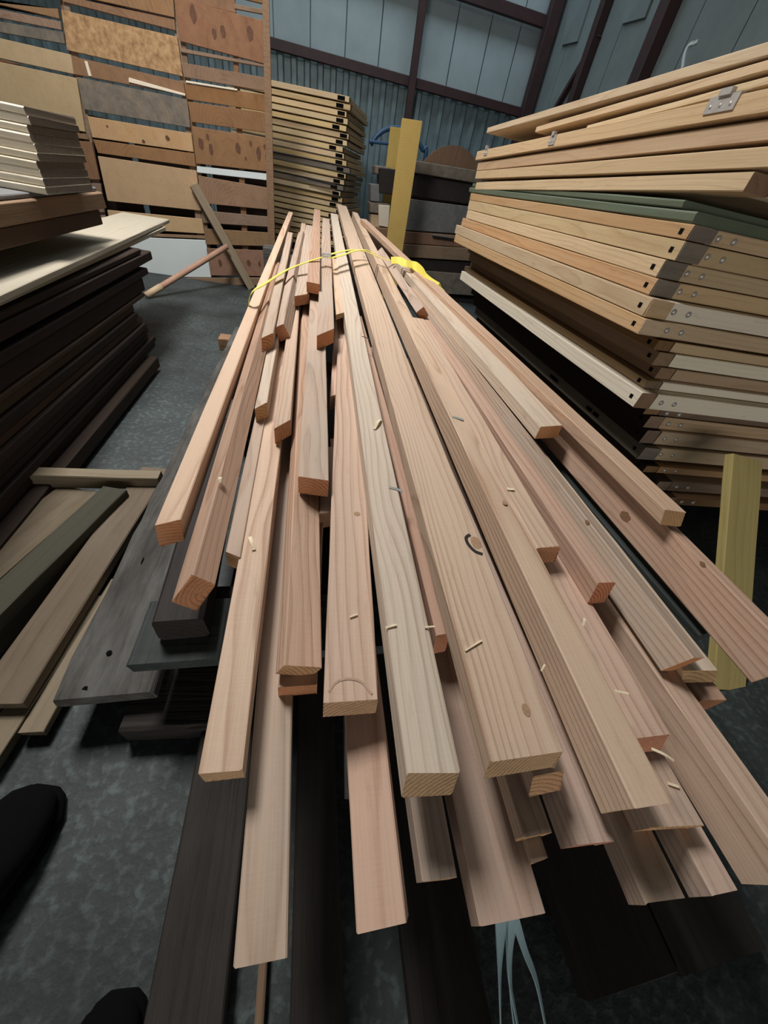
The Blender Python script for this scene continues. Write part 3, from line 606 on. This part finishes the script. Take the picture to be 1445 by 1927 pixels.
for pts, m, d in (
    ([(320, -160), (905, -10), (912, 92), (322, -40)], 'plyb', 0), ([(324, -25), (912, 102), (918, 160), (326, 8)], 'plyb', .006),
    ([(318, 50), (925, 192), (955, 400), (350, 262)], 'osb', 0), ([(368, 292), (958, 428), (970, 500), (385, 388)], 'plyr', .004),
    ([(672, 405), (968, 490), (968, 502), (672, 430)], 'cream', -.004), ([(440, 318), (455, 320), (478, 400), (462, 398)], 'cream', -.004),
    ([(400, 402), (978, 520), (995, 668), (438, 572)], 'plyg', 0), ([(455, 606), (1000, 698), (1012, 795), (482, 718)], 'pineo', 0),
    ([(485, 728), (1015, 802), (1024, 872), (512, 800)], 'plyb', 0), ([(510, 815), (1026, 892), (1052, 1102), (562, 1050)], 'ply', 0),
    ([(560, 1098), (1056, 1145), (1068, 1222), (580, 1190)], 'pineo', 0), ([(600, 1215), (1070, 1232), (1072, 1248), (600, 1228)], 'plyb', .006), ([(600, 1235), (1076, 1256), (1104, 1450), (600, 1444)], 'white', 0)): slat(s2, pts, m, d)
slat(s2, [(880, -120), (905, -120), (1085, 1450), (1055, 1450)], 'plyb', .024, 'post')
slat(s2, [(300, -160), (330, -160), (600, 1440), (560, 1440)], 'plyb', .024, 'post')
s1 = screen('leftmost bay of the slatted timber screen behind the pile of pale boards', -1.9)
for pts, m, d in (
    ([(-300, -190), (318, -60), (318, -5), (-300, -130)], 'plyb', 0), ([(-300, -20), (300, 45), (310, 98), (-300, -45)], 'plyb', .004), ([(-300, -10), (315, 112), (322, 158), (-300, 35)], 'plyb', 0),
    ([(-300, 60), (330, 168), (340, 230), (-300, 115)], 'plyg', .006), ([(-300, 130), (370, 285), (385, 388), (-300, 240)], 'ply', 0),
    ([(-300, 245), (-10, 305), (140, 345), (-300, 275)], 'plyr', .004), ([(-300, 260), (400, 408), (445, 690), (-300, 560)], 'ply', 0),
    ([(-300, 620), (450, 700), (462, 730), (-300, 650)], 'plyb', 0), ([(-300, 660), (478, 742), (520, 940), (-300, 900)], 'plyr', 0), ([(-300, 920), (525, 960), (545, 1110), (-300, 1100)], 'plyb', 0), ([(-300, 1120), (548, 1125), (590, 1440), (-300, 1440)], 'plyb', .006)): slat(s1, pts, m, d)
slat(s1, [(-300, -200), (-270, -200), (-240, 1450), (-300, 1450)], 'plyb', .024, 'post')
slat(s1, [(285, -160), (308, -160), (590, 1445), (560, 1445)], 'plyb', .03, 'post')
for nme, e, x0, x1 in (('a', s1, -2.4, -1.55), ('b', s2, -1.5, -.95), ('c', s3, -.9, -.37)):
    bm = bmesh.new(); box_bm(bm, x0, x1, YF+.28, YF+.30, .02, 1.0); link('back_board', bm, 'dbrown', e)  # dark backing added behind the slats to darken the lower gaps
def slat_knots(par, spots):
    bpy.context.view_layer.update()
    sl = [o for o in par.children if o.name.split('.')[0] == 'slat'][spots[0]]
    for x, y, r, rr in spots[1]:
        P = at_y(zx((x, y)), YF-.0012); bm = bmesh.new(); bmesh.ops.create_circle(bm, cap_ends=True, segments=14, radius=1)
        for v in bm.verts: v.co = Vector((v.co.x*r*.0018*random.uniform(.8, 1.2), 0, v.co.y*rr*.0018*random.uniform(.8, 1.2)))
        o = link('knot', bm, 'kdark', None, Matrix.Translation(Vector(P))); o.parent = sl; o.matrix_local = sl.matrix_world.inverted() @ Matrix.Translation(Vector(P))
MT['kdark'] = plain('knot_dark_red', (.085, .035, .02), .8, 0, .9, 60, (.16, .075, .04))
slat_knots(s3, (3, [(1010, 70, 12, 22), (1120, 175, 9, 14), (1165, 165, 10, 16), (1308, 175, 12, 20)]))
slat_knots(s3, (9, [(1050, 750, 11, 20), (1085, 718, 7, 10), (1103, 780, 9, 20), (1243, 778, 11, 18), (1285, 830, 5, 7), (1310, 752, 6, 10), (1352, 805, 10, 24), (1384, 768, 6, 9), (1395, 820, 7, 16)]))
slat_knots(s3, (14, [(1150, 1375, 9, 16), (1300, 1375, 10, 16), (1357, 1380, 7, 12), (1230, 1330, 5, 8)]))
slat_knots(s2, (7, [(875, 722, 9, 8), (750, 740, 7, 6), (560, 660, 4, 4)]))
# sticks leaning on the screen
a = at_y((365, 347), YF-.06); b = at_z((474, 543), .012)
tag(bar('batten', b, a, .07, .05, ['battenp', 'pine'], None, 'c', up=(.35, -1, .2), segs=6), 'yellowish batten leaning against the slatted screen', 'batten')
a = at_y((427, 464), YF-.16); b = at_z((276, 556), .02)
pst = tube('pole', [b, b*.7+a*.3, b*.3+a*.7, a], .022, 'red'); tag(pst, 'reddish wooden pole propped before the white bottom board', 'pole')
tube('tip', [b+(b-a)*.004, b+(a-b)*.16], .0245, 'pine', pst)
# ------------------------------------------------------------------ formwork panels: rails, sheet, corner block, bolts
def dome(bm, c, r, ax):
    n = 8; rings = []; ax = Vector(ax); u = ax.orthogonal().normalized(); v = ax.cross(u)
    for ph in (0, 40, 70): rings.append([bm.verts.new(Vector(c)+(u*math.cos(k*2*math.pi/n)+v*math.sin(k*2*math.pi/n))*r*math.cos(math.radians(ph))+ax*r*.55*math.sin(math.radians(ph))) for k in range(n)])
    for i in range(2):
        for k in range(n): bm.faces.new((rings[i][k], rings[i][(k+1) % n], rings[i+1][(k+1) % n], rings[i+1][k]))
    bm.faces.new(rings[-1]); bmesh.ops.recalc_face_normals(bm, faces=bm.faces)
def panel(label, cor, v, lv, u, lu, t, ms='pine', mf='pine', corner=None, bolts=2, mark=True, cat='shuttering', group=None, rw=.06, tilt=0.):
    """cor = near corner, top; v = unit vector along the side, u = along the front"""
    cor = Vector(cor); v = Vector(v).normalized(); u = Vector(u).normalized()
    e = empty('shuttering', cor); tag(e, label, cat, group)
    n = Vector((0, 0, 1))
    bar('side_rail', cor, cor+v*lv, rw, t, [ms, 'plyb'], e, 'l', segs=6)
    far = cor+u*lu
    bar('side_rail', far, far+v*lv, rw, t, [ms, 'plyb'], e, 'r', segs=2)
    s = cor+u*(rw+.001)+v*.001
    if bolts: bar('end_rail', s, cor+u*(lu-rw-.001)+v*.001, rw, t, [mf, 'plyb'], e, 'r', segs=4)
    else: bar('end_rail', s, cor+u*(lu-rw-.001)+v*.001, rw, t, [mf, 'plyb'], e, 'r', segs=4)
    k = cor+v*(lv-rw)+u*(rw+.001); bar('end_rail', k, k+u*(lu-2*rw-.002), rw, t, [mf, 'plyb'], e, 'r', segs=2)
    m = cor+u*(lu/2)+v*(rw+.001)-n*.012; bar('infill_sheet', m, m+v*(lv-2*rw-.002), lu-2*rw-.004, .012, [ms, ms], e, 'c', segs=2)
    if corner:
        p = cor-n*.0002+u*.0005-v*.0015; bar('corner_block', p, p+u*(rw+.012), .003, t-.0015, [corner, corner], e, 'l', segs=1)
    for b in range(bolts):
        bm = bmesh.new(); dome(bm, (0, 0, 0), .0085, -v)
        link('bolt', bm, 'zinc', e, Matrix.Translation(cor+u*(rw+.03+.05*b)+v*.0005-n*(t*.5)), True)
    if mark:
        bm = bmesh.new(); box_bm(bm, -.001, .001, -.006, .006, -.006, .006)
        link('slot', bm, 'shoe', e, Matrix.Translation(cor+v*.03-n*(t*.5)-u*.0004))
    return e
def zat(p, x): return at_x(p, x)
UR = (.9985, -.055, 0); VR = (0, 1, 0)
spec = [  # near top px, near bottom px, far top px, x, side mat (dark ones carry overhang shade as colour), front mat, corner
    ((1307, 423), (1296, 450), (884, 373), .95, 'pineo', 'pine', 'plyg', 'directly under the green panel'),
    ((1290, 454), (1276, 486), (880, 391), .95, 'pine', 'pine', 'plyg', 'second under the green panel'),
    ((1252, 489), (1244, 521), (878, 405), .945, 'pine', 'pine', 'plyg', 'third under the green panel'),
    ((1238, 525), (1231, 559), (869, 418), .945, 'pineo', 'pine', 'plyg', 'fourth under the green panel'),
    ((1228, 562), (1216, 596), (857, 431), .925, 'pine', 'cream', 'pine', 'fifth under the green panel'),
    ((1214, 600), (1202, 629), (857, 441), .925, 'pineo', 'pine', 'pine', 'sixth under the green panel, lowest overhanging'),
    ((1240, 640), (1234, 661), (878, 481), 1.04, 'plyb', 'pine', None, 'recessed in shade, seventh under the green panel'),
    ((1242, 663), (1238, 689), (880, 492), 1.06, 'plyb', 'cream', None, 'with a white corner, eighth under the green panel'),
    ((1244, 692), (1232, 714), (884, 503), 1.09, 'plyb', 'pineo', None, 'with an orange front, ninth under the green panel'),
    ((1219, 716), (1214, 738), (872, 512), 1.05, 'pineo', 'cream', None, 'whitish front, tenth under the green panel'),
    ((1209, 739), (1202, 765), (867, 517), 1.02, 'cream', 'cream', None, 'with a long pale side jutting out to the left'),
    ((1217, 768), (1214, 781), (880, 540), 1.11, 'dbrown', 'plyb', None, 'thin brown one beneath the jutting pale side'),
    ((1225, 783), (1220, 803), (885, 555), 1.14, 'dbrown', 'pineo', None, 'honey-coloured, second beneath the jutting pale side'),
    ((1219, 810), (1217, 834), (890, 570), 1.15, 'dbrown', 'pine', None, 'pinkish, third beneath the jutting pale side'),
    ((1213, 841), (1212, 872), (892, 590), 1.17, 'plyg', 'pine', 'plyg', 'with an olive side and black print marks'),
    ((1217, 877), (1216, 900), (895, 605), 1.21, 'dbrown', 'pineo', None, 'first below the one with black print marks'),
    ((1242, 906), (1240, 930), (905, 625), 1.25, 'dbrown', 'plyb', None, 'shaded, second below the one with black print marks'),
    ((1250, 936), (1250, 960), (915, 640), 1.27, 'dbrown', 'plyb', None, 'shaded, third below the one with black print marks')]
zprev = None; info = []
for i, (pn, pbm, pf, x, ms, mf, cb, lab) in enumerate(spec):
    a = at_x(pn, x); f_ = at_x(pf, x); info.append([a[1], a[2], f_[1]])
for i in range(len(spec)):
    y, z, yf = info[i]
    x = spec[i][3]
    z = min(z, (zprev-.002) if zprev else 9)
    zn = info[i+1][1] if i+1 < len(spec) else z-.035
    t = max(.02, min(.05, z-zn-.002)) if i not in (5,) else .04
    info[i] = [y, z, yf, t]; zprev = z-t
    e = panel('formwork panel in the right stack, '+spec[i][7], (x, y, z), (0, yf-y, 0), min(2.2, yf-y), UR, 1.35, t, spec[i][4], spec[i][5], spec[i][6], 2 if i not in (6, 7, 8, 9) else 0, True)
    if i == 14:
        for yy in (.28, .33, .62, .66): 
            bm = bmesh.new(); box_bm(bm, -.001, .001, -.018, .018, -.007, .007); link('print_mark', bm, 'shoe', e, Matrix.Translation(Vector((x-.0006, y+yy, z-t*.5))))
zb = zprev-.002; k = 0
while zb > .1:
    k += 1; t = min(.045, zb-.075)
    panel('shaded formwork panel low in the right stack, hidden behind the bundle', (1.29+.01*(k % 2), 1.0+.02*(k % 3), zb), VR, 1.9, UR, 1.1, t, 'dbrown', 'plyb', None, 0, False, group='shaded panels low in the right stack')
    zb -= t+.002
box('bearer', 1.32, 2.3, 1.1, 1.2, 0, zb+.0, 'black', 'dark bearer under the near end of the right stack', 'bearer', along='x')
box('bearer', 1.32, 2.3, 2.5, 2.6, 0, zb+.0, 'black', 'dark bearer under the far end of the right stack', 'bearer', along='x')
# green panel and the hinged frames above
XU = .95
y0, z0, yf0, t0 = info[0]
zt = at_x((1316, 384), XU)[2]
gp = empty('green_sheet', (XU, y0, z0)); tag(gp, 'olive green painted panel in the middle of the right stack', 'panel')
box('slab', XU, XU+1.3, y0+.015, yf0+.05, z0+.002, z0+.004+(zt-z0)*.55, 'greenp', parent=gp)
box('lip', XU+.004, XU+1.3, y0+.08, yf0+.02, z0+.006+(zt-z0)*.55, zt+.006, 'greenp', parent=gp)
def lean(label, pn, pf, pnb, x, y0, ms, mf, hinges=(), ends='plyb', lu=1.3, w=.07, bolts=0):
    """long framed panel whose side runs from far px pf to px pn (top line), extended to y0"""
    a, b, c = at_x(pn, x), at_x(pf, x), at_x(pnb, x); t = (a[2]-c[2])
    d = (a-b)/(b[1]-a[1]); A = b+d*(b[1]-y0)
    v = Vector(b-A); L = v.length
    e = panel(label, A, v, L, UR, lu, t, ms, mf, None, bolts, False, 'shuttering', None, w)
    for p, ln in hinges:
        P = at_x(p, x); bm = bmesh.new()
        box_bm(bm, -.003, .002, -ln/2, ln/2, -.024, .0); box_bm(bm, -.003, .02, -ln/2, ln/2, 0., .004)
        for q in (-.33, 0, .33): dome(bm, (-.003, q*ln, -.013), .004, (-1, 0, 0))
        box_bm(bm, -.008, .004, -ln*.2, ln*.2, .002, .014)
        link('hinge', bm, 'zinc', e, Matrix.Translation(Vector(P)) @ Matrix.Rotation(math.atan2(d[2], -1)*0+math.atan2(v.z, v.y), 4, 'X'))['label'] = 'grey metal hinge'
    return e
lean('lowest framed panel above the green panel, pale end towards the camera', (1405, 323), (897, 343), (1400, 361), XU, at_x((1413, 335), XU)[1], 'pine', 'cream', bolts=0)
lean('second framed panel above the green panel, right stack', (1445, 275), (897, 322), (1445, 316), XU-.005, .62, 'pine', 'pine')
lean('third framed panel above the green panel, its side wedge-shaped in view', (1445, 223), (900, 306), (1445, 266), XU, .60, 'pineo', 'pine')
lean('honey-coloured framed panel with metal hinges near the top of the right stack', (1445, 166), (898, 285), (1445, 212), XU-.012, .58, 'pineo', 'pineo', hinges=(((1365, 183), .085), ((1042, 257), .05), ((916, 281), .045)))
def topb(label, pn, pf, x, y0, w, t, mat, cat='plank'):
    a, b = at_x(pn, x), at_x(pf, x); A = b+(a-b)*((b[1]-y0)/(b[1]-a[1]))
    return tag(bar('plank', A, b, w, t, [mat, 'plyb'], None, 'l', segs=8), label, cat)
topb('thin pale sheet directly on the hinged panel, top of the right stack', (1445, 143), (1105, 236), XU+.004, .6, .9, .014, 'pine')
topb('greyish sheet second from the top of the right stack', (1445, 112), (1010, 238), XU+.002, .6, .95, .018, 'pine')
topb('topmost long plank of the right stack, slanting up to the right', (1445, 78), (918, 240), XU, .6, .34, .022, 'pine')
# ------------------------------------------------------------------ yellow board at the lower right
A = at_z((1357, 1300), 0.0); B = at_z((1408, 861), .50)
A2 = at_z((1352, 1298), .0)
o = bar('formwork_board', A+np.array([.035, 0, 0]), B, .135, .024, ['yolive', 'yolive'], None, 'c', up=(0, -1, .6), segs=8); tag(o, 'yellowish formwork board leaning on the right stack, lower right', 'board')
# ------------------------------------------------------------------ stack of panels at the back
phi = math.radians(16); ub = (-math.cos(phi), math.sin(phi), 0); vb_ = (math.sin(phi), math.cos(phi), 0)
c0 = at_y((658, 182), 5.0); zt = c0[2]; N = 25; th = .0475
names = ['topmost', 'second from the top', 'third from the top', 'fourth from the top', 'fifth from the top', 'sixth from the top', 'seventh from the top', 'eighth from the top', 'ninth from the top', 'tenth from the top', 'eleventh from the top', 'twelfth from the top', 'thirteenth from the top', 'fourteenth from the top', 'fifteenth from the top', 'sixteenth from the top', 'seventeenth from the top', 'eighteenth from the top', 'nineteenth from the top']
random.seed(3)
for i in range(N):
    j = random.uniform(-.03, .03); jj = random.uniform(-.02, .02)
    if i == 10: j = -.06
    c = Vector(c0)+Vector(ub)*(.02+j)+Vector(vb_)*jj; c.z = zt-th*i
    ms = 'pinef' if i not in (10, 13) else 'plyg'
    e = empty('shuttering', c)
    lab = f'formwork panel in the far stack behind the bundle, {names[i]}' if i < 19 else 'low formwork panel of the far stack, hidden behind the bundle ends'
    tag(e, lab, 'shuttering', None if i < 19 else 'hidden low panels of the far stack')
    U = Vector(ub); V = Vector(vb_); t = th-.012
    bar('end_rail', c, c+U*1.15, .07, t, [ms, 'plyb'], e, 'l', segs=4)
    bar('side_rail', c+V*.071, c+V*1.0, .06, t, ['pineo', 'plyb'], e, 'r', segs=2)
    bar('infill_sheet', c+V*.075+U*.6-Vector((0, 0, -.0095)), c+V*.98+U*.6-Vector((0, 0, -.0095)), 1.05, .009, [ms, ms], e, 'c', segs=1)
    bm = bmesh.new(); box_bm(bm, -.035, .035, -.003, .003, -.013, .013)
    link('corner_mark', bm, 'shoe', e, Matrix.Translation(c+U*(.075+.03*math.sin(i*2.1))-V*.0015-Vector((0, 0, t*.5))) @ Matrix.Rotation(-phi, 4, 'Z'))
bz = zt-th*N+th-.05
box('pallet', c0[0]-1.05, c0[0]-.05, 5.2, 6.0, 0, bz+.005, 'dark', 'dark base pallet under the far stack of panels', 'pallet', along='x', rz=-phi)
p = at_y((582, 330), 4.9)
tag(bar('stick', at_y((578, 333), 5.02), at_y((632, 346), 4.92), .02, .02, 'black', None, 'c', segs=4), 'dark stick poking out of the far stack of panels', 'stick')
# ------------------------------------------------------------------ yellow boards and clutter at the back
for pts, y, lab in (([(757, 222), (795, 228), (759, 540), (715, 540)], 4.6, 'tall yellow formwork board standing behind the bundle'), ([(735, 238), (757, 241), (747, 320), (726, 318)], 5.43, 'shorter yellow board behind the tall yellow one')):
    P = [at_y(q, y) for q in pts]
    for a_, b_ in ((0, 3), (1, 2)): P[b_] = P[a_]*np.array([1, 1, 0])
    tag(quad_slab('formwork_board', P, (0, .027, 0), 'yellow', None, .002), lab, 'board')
def zz2(q): return (480+q[0]*.3322, q[1]*.3322)
def bslab(pts, y, dep, mat, label, cat, name='baulk'):
    P = [at_y(zz2(q), y) for q in pts]; return tag(quad_slab(name, P, (0, dep, 0), mat, None, .006), label, cat)
yb_ = 5.0
bslab([(905, 908), (1290, 972), (1290, 1045), (895, 978)], yb_, .3, 'plyg', 'grey-edged weathered beam in front of the round drum end', 'beam')
bslab([(900, 980), (1300, 1045), (1300, 1170), (885, 1112)], yb_+.03, .3, 'black', 'dark weathered beam below the grey-edged one, back right', 'beam')
bslab([(870, 1125), (1290, 1180), (1290, 1335), (850, 1305)], yb_, .3, 'slate', 'slate-grey scuffed board at the back, right of the tall yellow board', 'board', 'board')
bslab([(840, 1310), (1300, 1345), (1300, 1410), (835, 1378)], yb_-.02, .35, 'plyr', 'upper brown plank under the slate-grey board', 'plank', 'plank')
bslab([(800, 1380), (1300, 1412), (1300, 1485), (810, 1455)], yb_-.04, .35, 'plyb', 'lower brown plank with a butt joint under the slate-grey board', 'plank', 'plank')
bslab([(850, 1460), (1300, 1490), (1300, 1560), (860, 1530)], yb_-.02, .3, 'black', 'blackened plank below the two brown planks', 'plank', 'plank')
bslab([(900, 1530), (1300, 1562), (1300, 1680), (920, 1655)], yb_-.05, .3, 'plyg', 'greyish bottom beam of the back pile', 'beam')
bslab([(1005, 1325), (1130, 1345), (1130, 1355), (1005, 1337)], yb_-.06, .05, 'slate', 'thin grey strip sticking out above the brown planks', 'strip', 'strip')
gz = at_y(zz2((1100, 1680)), yb_)[2]
box('block', at_y(zz2((950, 1650)), yb_)[0], at_y(zz2((1280, 1650)), yb_)[0], yb_, yb_+.25, 0, max(.02, gz+.02), 'black', 'dark support block below the back pile', 'block', along='x')
# round drum end
ctr = at_y(zz2((1085, 1122)), 5.35); top = at_y(zz2((1085, 812)), 5.35)
rad = (top-ctr)[2]
bm = bmesh.new(); bmesh.ops.create_cone(bm, cap_ends=True, segments=48, radius1=rad, radius2=rad, depth=.04)
dr_ = link('cable_drum', bm, 'plyb', None, Matrix.Translation(Vector(ctr)) @ Matrix.Rotation(math.pi/2, 4, 'X')); tag(dr_, 'round wooden drum end standing behind the weathered beams', 'cable drum')
bm = bmesh.new(); bmesh.ops.create_cone(bm, cap_ends=True, segments=48, radius1=rad*.45, radius2=rad*.45, depth=.25)
link('core', bm, 'dbrown', dr_, Matrix.Translation(Vector(ctr)+Vector((0, .14, 0))) @ Matrix.Rotation(math.pi/2, 4, 'X'))
box('block', ctr[0]-.2, ctr[0]+.2, 5.32, 5.6, 0, ctr[2]-rad, 'dark', 'dark support below the round drum end', 'block', along='x')
# left clutter by the yellow boards
bslab([(680, 935), (770, 950), (770, 1000), (680, 985)], 5.15, .3, 'plyg', 'grey block on top of the small pile left of the yellow boards', 'block', 'block')
bslab([(705, 950), (800, 960), (790, 1105), (705, 1095)], 5.05, .2, 'black', 'dark upright board end left of the tall yellow board', 'board', 'board')
bslab([(655, 1040), (710, 1045), (705, 1145), (655, 1140)], 5.1, .25, 'slate', 'pale grey block at the left of the small back pile', 'block', 'block')
bslab([(650, 1145), (765, 1155), (760, 1215), (650, 1205)], 5.1, .25, 'plyg', 'flat grey block in the small back pile', 'block', 'block')
bslab([(700, 1160), (765, 1165), (755, 1290), (700, 1280)], 5.05, .04, 'cream', 'cream-coloured slab upright behind the bundle, left of the yellow board', 'slab', 'slab')
bslab([(655, 1210), (720, 1220), (720, 1310), (655, 1300)], 5.12, .2, 'pine', 'tan block at the bottom of the small back pile', 'block', 'block')
bslab([(690, 1290), (800, 1300), (795, 1420), (690, 1410)], 5.0, .25, 'plyr', 'brown plank end under the small back pile', 'plank', 'plank')
q = at_y(zz2((740, 1400)), 5.05)
box('block', q[0]-.12, q[0]+.14, 5.03, 5.3, 0, q[2], 'black', 'dark support block under the small back pile', 'block', along='x')
tag(tube('hose', spline([at_y(zz2(p), 5.5) for p in ((655, 820), (690, 770), (740, 735), (800, 725), (860, 745), (910, 790), (950, 850), (962, 920))]+[at_y(zz2((962, 920)), 5.5)*np.array([1, 1, 0])+np.array([0, 0, .03])], 6), .022, 'hose'), 'dark blue hose arching behind the yellow boards', 'hose')
tag(tube('hose', spline([at_y(zz2(p), 5.45) for p in ((645, 800), (700, 808), (760, 815), (800, 820))]+[at_y(zz2((830, 900)), 5.5), at_y(zz2((830, 900)), 5.5)*np.array([1, 1, 0])+np.array([0, 0, .02])], 5), .014, 'hose'), 'thin dark blue hose running level behind the shorter yellow board', 'hose')
# ------------------------------------------------------------------ shoes of the person taking the picture
def shoe(toe, lab, wd=.112, ln=.29, rz=0.):
    e = empty('shoe', (toe[0], toe[1], 0), rz); tag(e, lab, 'shoe')
    def loft(prof, mat, nm):
        bm = bmesh.new(); rings = []
        for (y, w, z0, z1, xo) in prof:
            rg = []
            for k in range(20):
                a = k*2*math.pi/20; cx, cz = math.cos(a), math.sin(a); sg = lambda v, p: math.copysign(abs(v)**p, v)
                rg.append(bm.verts.new((xo+sg(cx, .7)*w/2, y, (z0+z1)/2+sg(cz, .8)*(z1-z0)/2)))
            rings.append(rg)
        for i in range(len(rings)-1):
            for k in range(20): bm.faces.new((rings[i][k], rings[i][(k+1) % 20], rings[i+1][(k+1) % 20], rings[i+1][k]))
        bm.faces.new(rings[0]); bm.faces.new(rings[-1]); bmesh.ops.recalc_face_normals(bm, faces=bm.faces)
        o = link(nm, bm, mat, e, None, True); o.matrix_local = Matrix.Identity(4); return o
    loft([(-.002, wd*.35, .004, .026, 0), (-.012, wd*.62, .0, .026, 0), (-.04, wd*.9, 0, .026, 0), (-.09, wd, 0, .026, 0), (-.16, wd*.82, 0, .026, 0), (-.22, wd*.75, 0, .028, 0), (-ln+.015, wd*.65, 0, .03, 0), (-ln, wd*.4, .002, .028, 0)], 'shoe', 'sole')
    loft([(-.006, wd*.3, .02, .045, 0), (-.018, wd*.6, .02, .058, 0), (-.045, wd*.86, .02, .066, 0), (-.09, wd*.95, .02, .075, 0), (-.13, wd*.88, .02, .092, 0), (-.17, wd*.78, .02, .112, 0), (-.21, wd*.74, .02, .125, 0), (-ln+.02, wd*.66, .02, .125, 0), (-ln+.004, wd*.4, .025, .12, 0)], 'shoe', 'upper')
    for k in range(4):
        y = -.11-.02*k; z = .084+.0088*k
        tube('lace', [(toe[0]+math.cos(rz)*a-math.sin(rz)*y, toe[1]+math.sin(rz)*a+math.cos(rz)*y, z+(.006 if abs(a) < .02 else 0)) for a in (-.026, -.012, 0, .012, .026)], .0025, 'stain', e, n=6)
    return e
t1 = at_z((128, 1462), .05); t2 = at_z((238, 1862), .05)
shoe((t1[0]-.045, t1[1]), 'black shoe of the photographer at the left frame edge', .125, .30, -.22)
shoe((t2[0]-.012, t2[1]), 'tip of the photographer\'s other black shoe at the bottom left', .112, .29, -.1)
# ------------------------------------------------------------------ light: roof lights and an unseen low fill added behind the camera
def area(name, loc, size, power, col, rot=(0, 0, 0), sy=None):
    l = bpy.data.lights.new(name, 'AREA'); l.energy = power; l.color = col; l.size = size
    if sy: l.shape = 'RECTANGLE'; l.size_y = sy
    o = bpy.data.objects.new(name, l); o.location = loc; o.rotation_euler = rot; COL.objects.link(o); return o
area('roof_light', (-.95, 2.05, 3.15), .6, 122, (1.0, .965, .92), (0, 0, 0), 1.0)
area('roof_light', (-.4, 3.7, 3.6), .5, 26, (1.0, .95, .89), (0, 0, 0), 1.2)
area('roof_light', (.6, 5.7, 5.2), 4.5, 95, (.80, .93, 1.0), (.5, 0, 0), 1.0)
area('rear_fill', (-.1, -3.7, .55), 5.0, 62, (1.0, .96, .90), (math.radians(90), 0, 0), .8)  # added to brighten faces turned to the camera; no opening is built
w = bpy.data.worlds.new('world'); C.world = w; w.use_nodes = True
w.node_tree.nodes['Background'].inputs[0].default_value = (.5, .56, .62, 1); w.node_tree.nodes['Background'].inputs[1].default_value = .03
C.view_settings.view_transform = 'Standard'; C.view_settings.look = 'None'; C.view_settings.gamma = 1; C.view_settings.exposure = .0
C.view_settings.use_curve_mapping = False
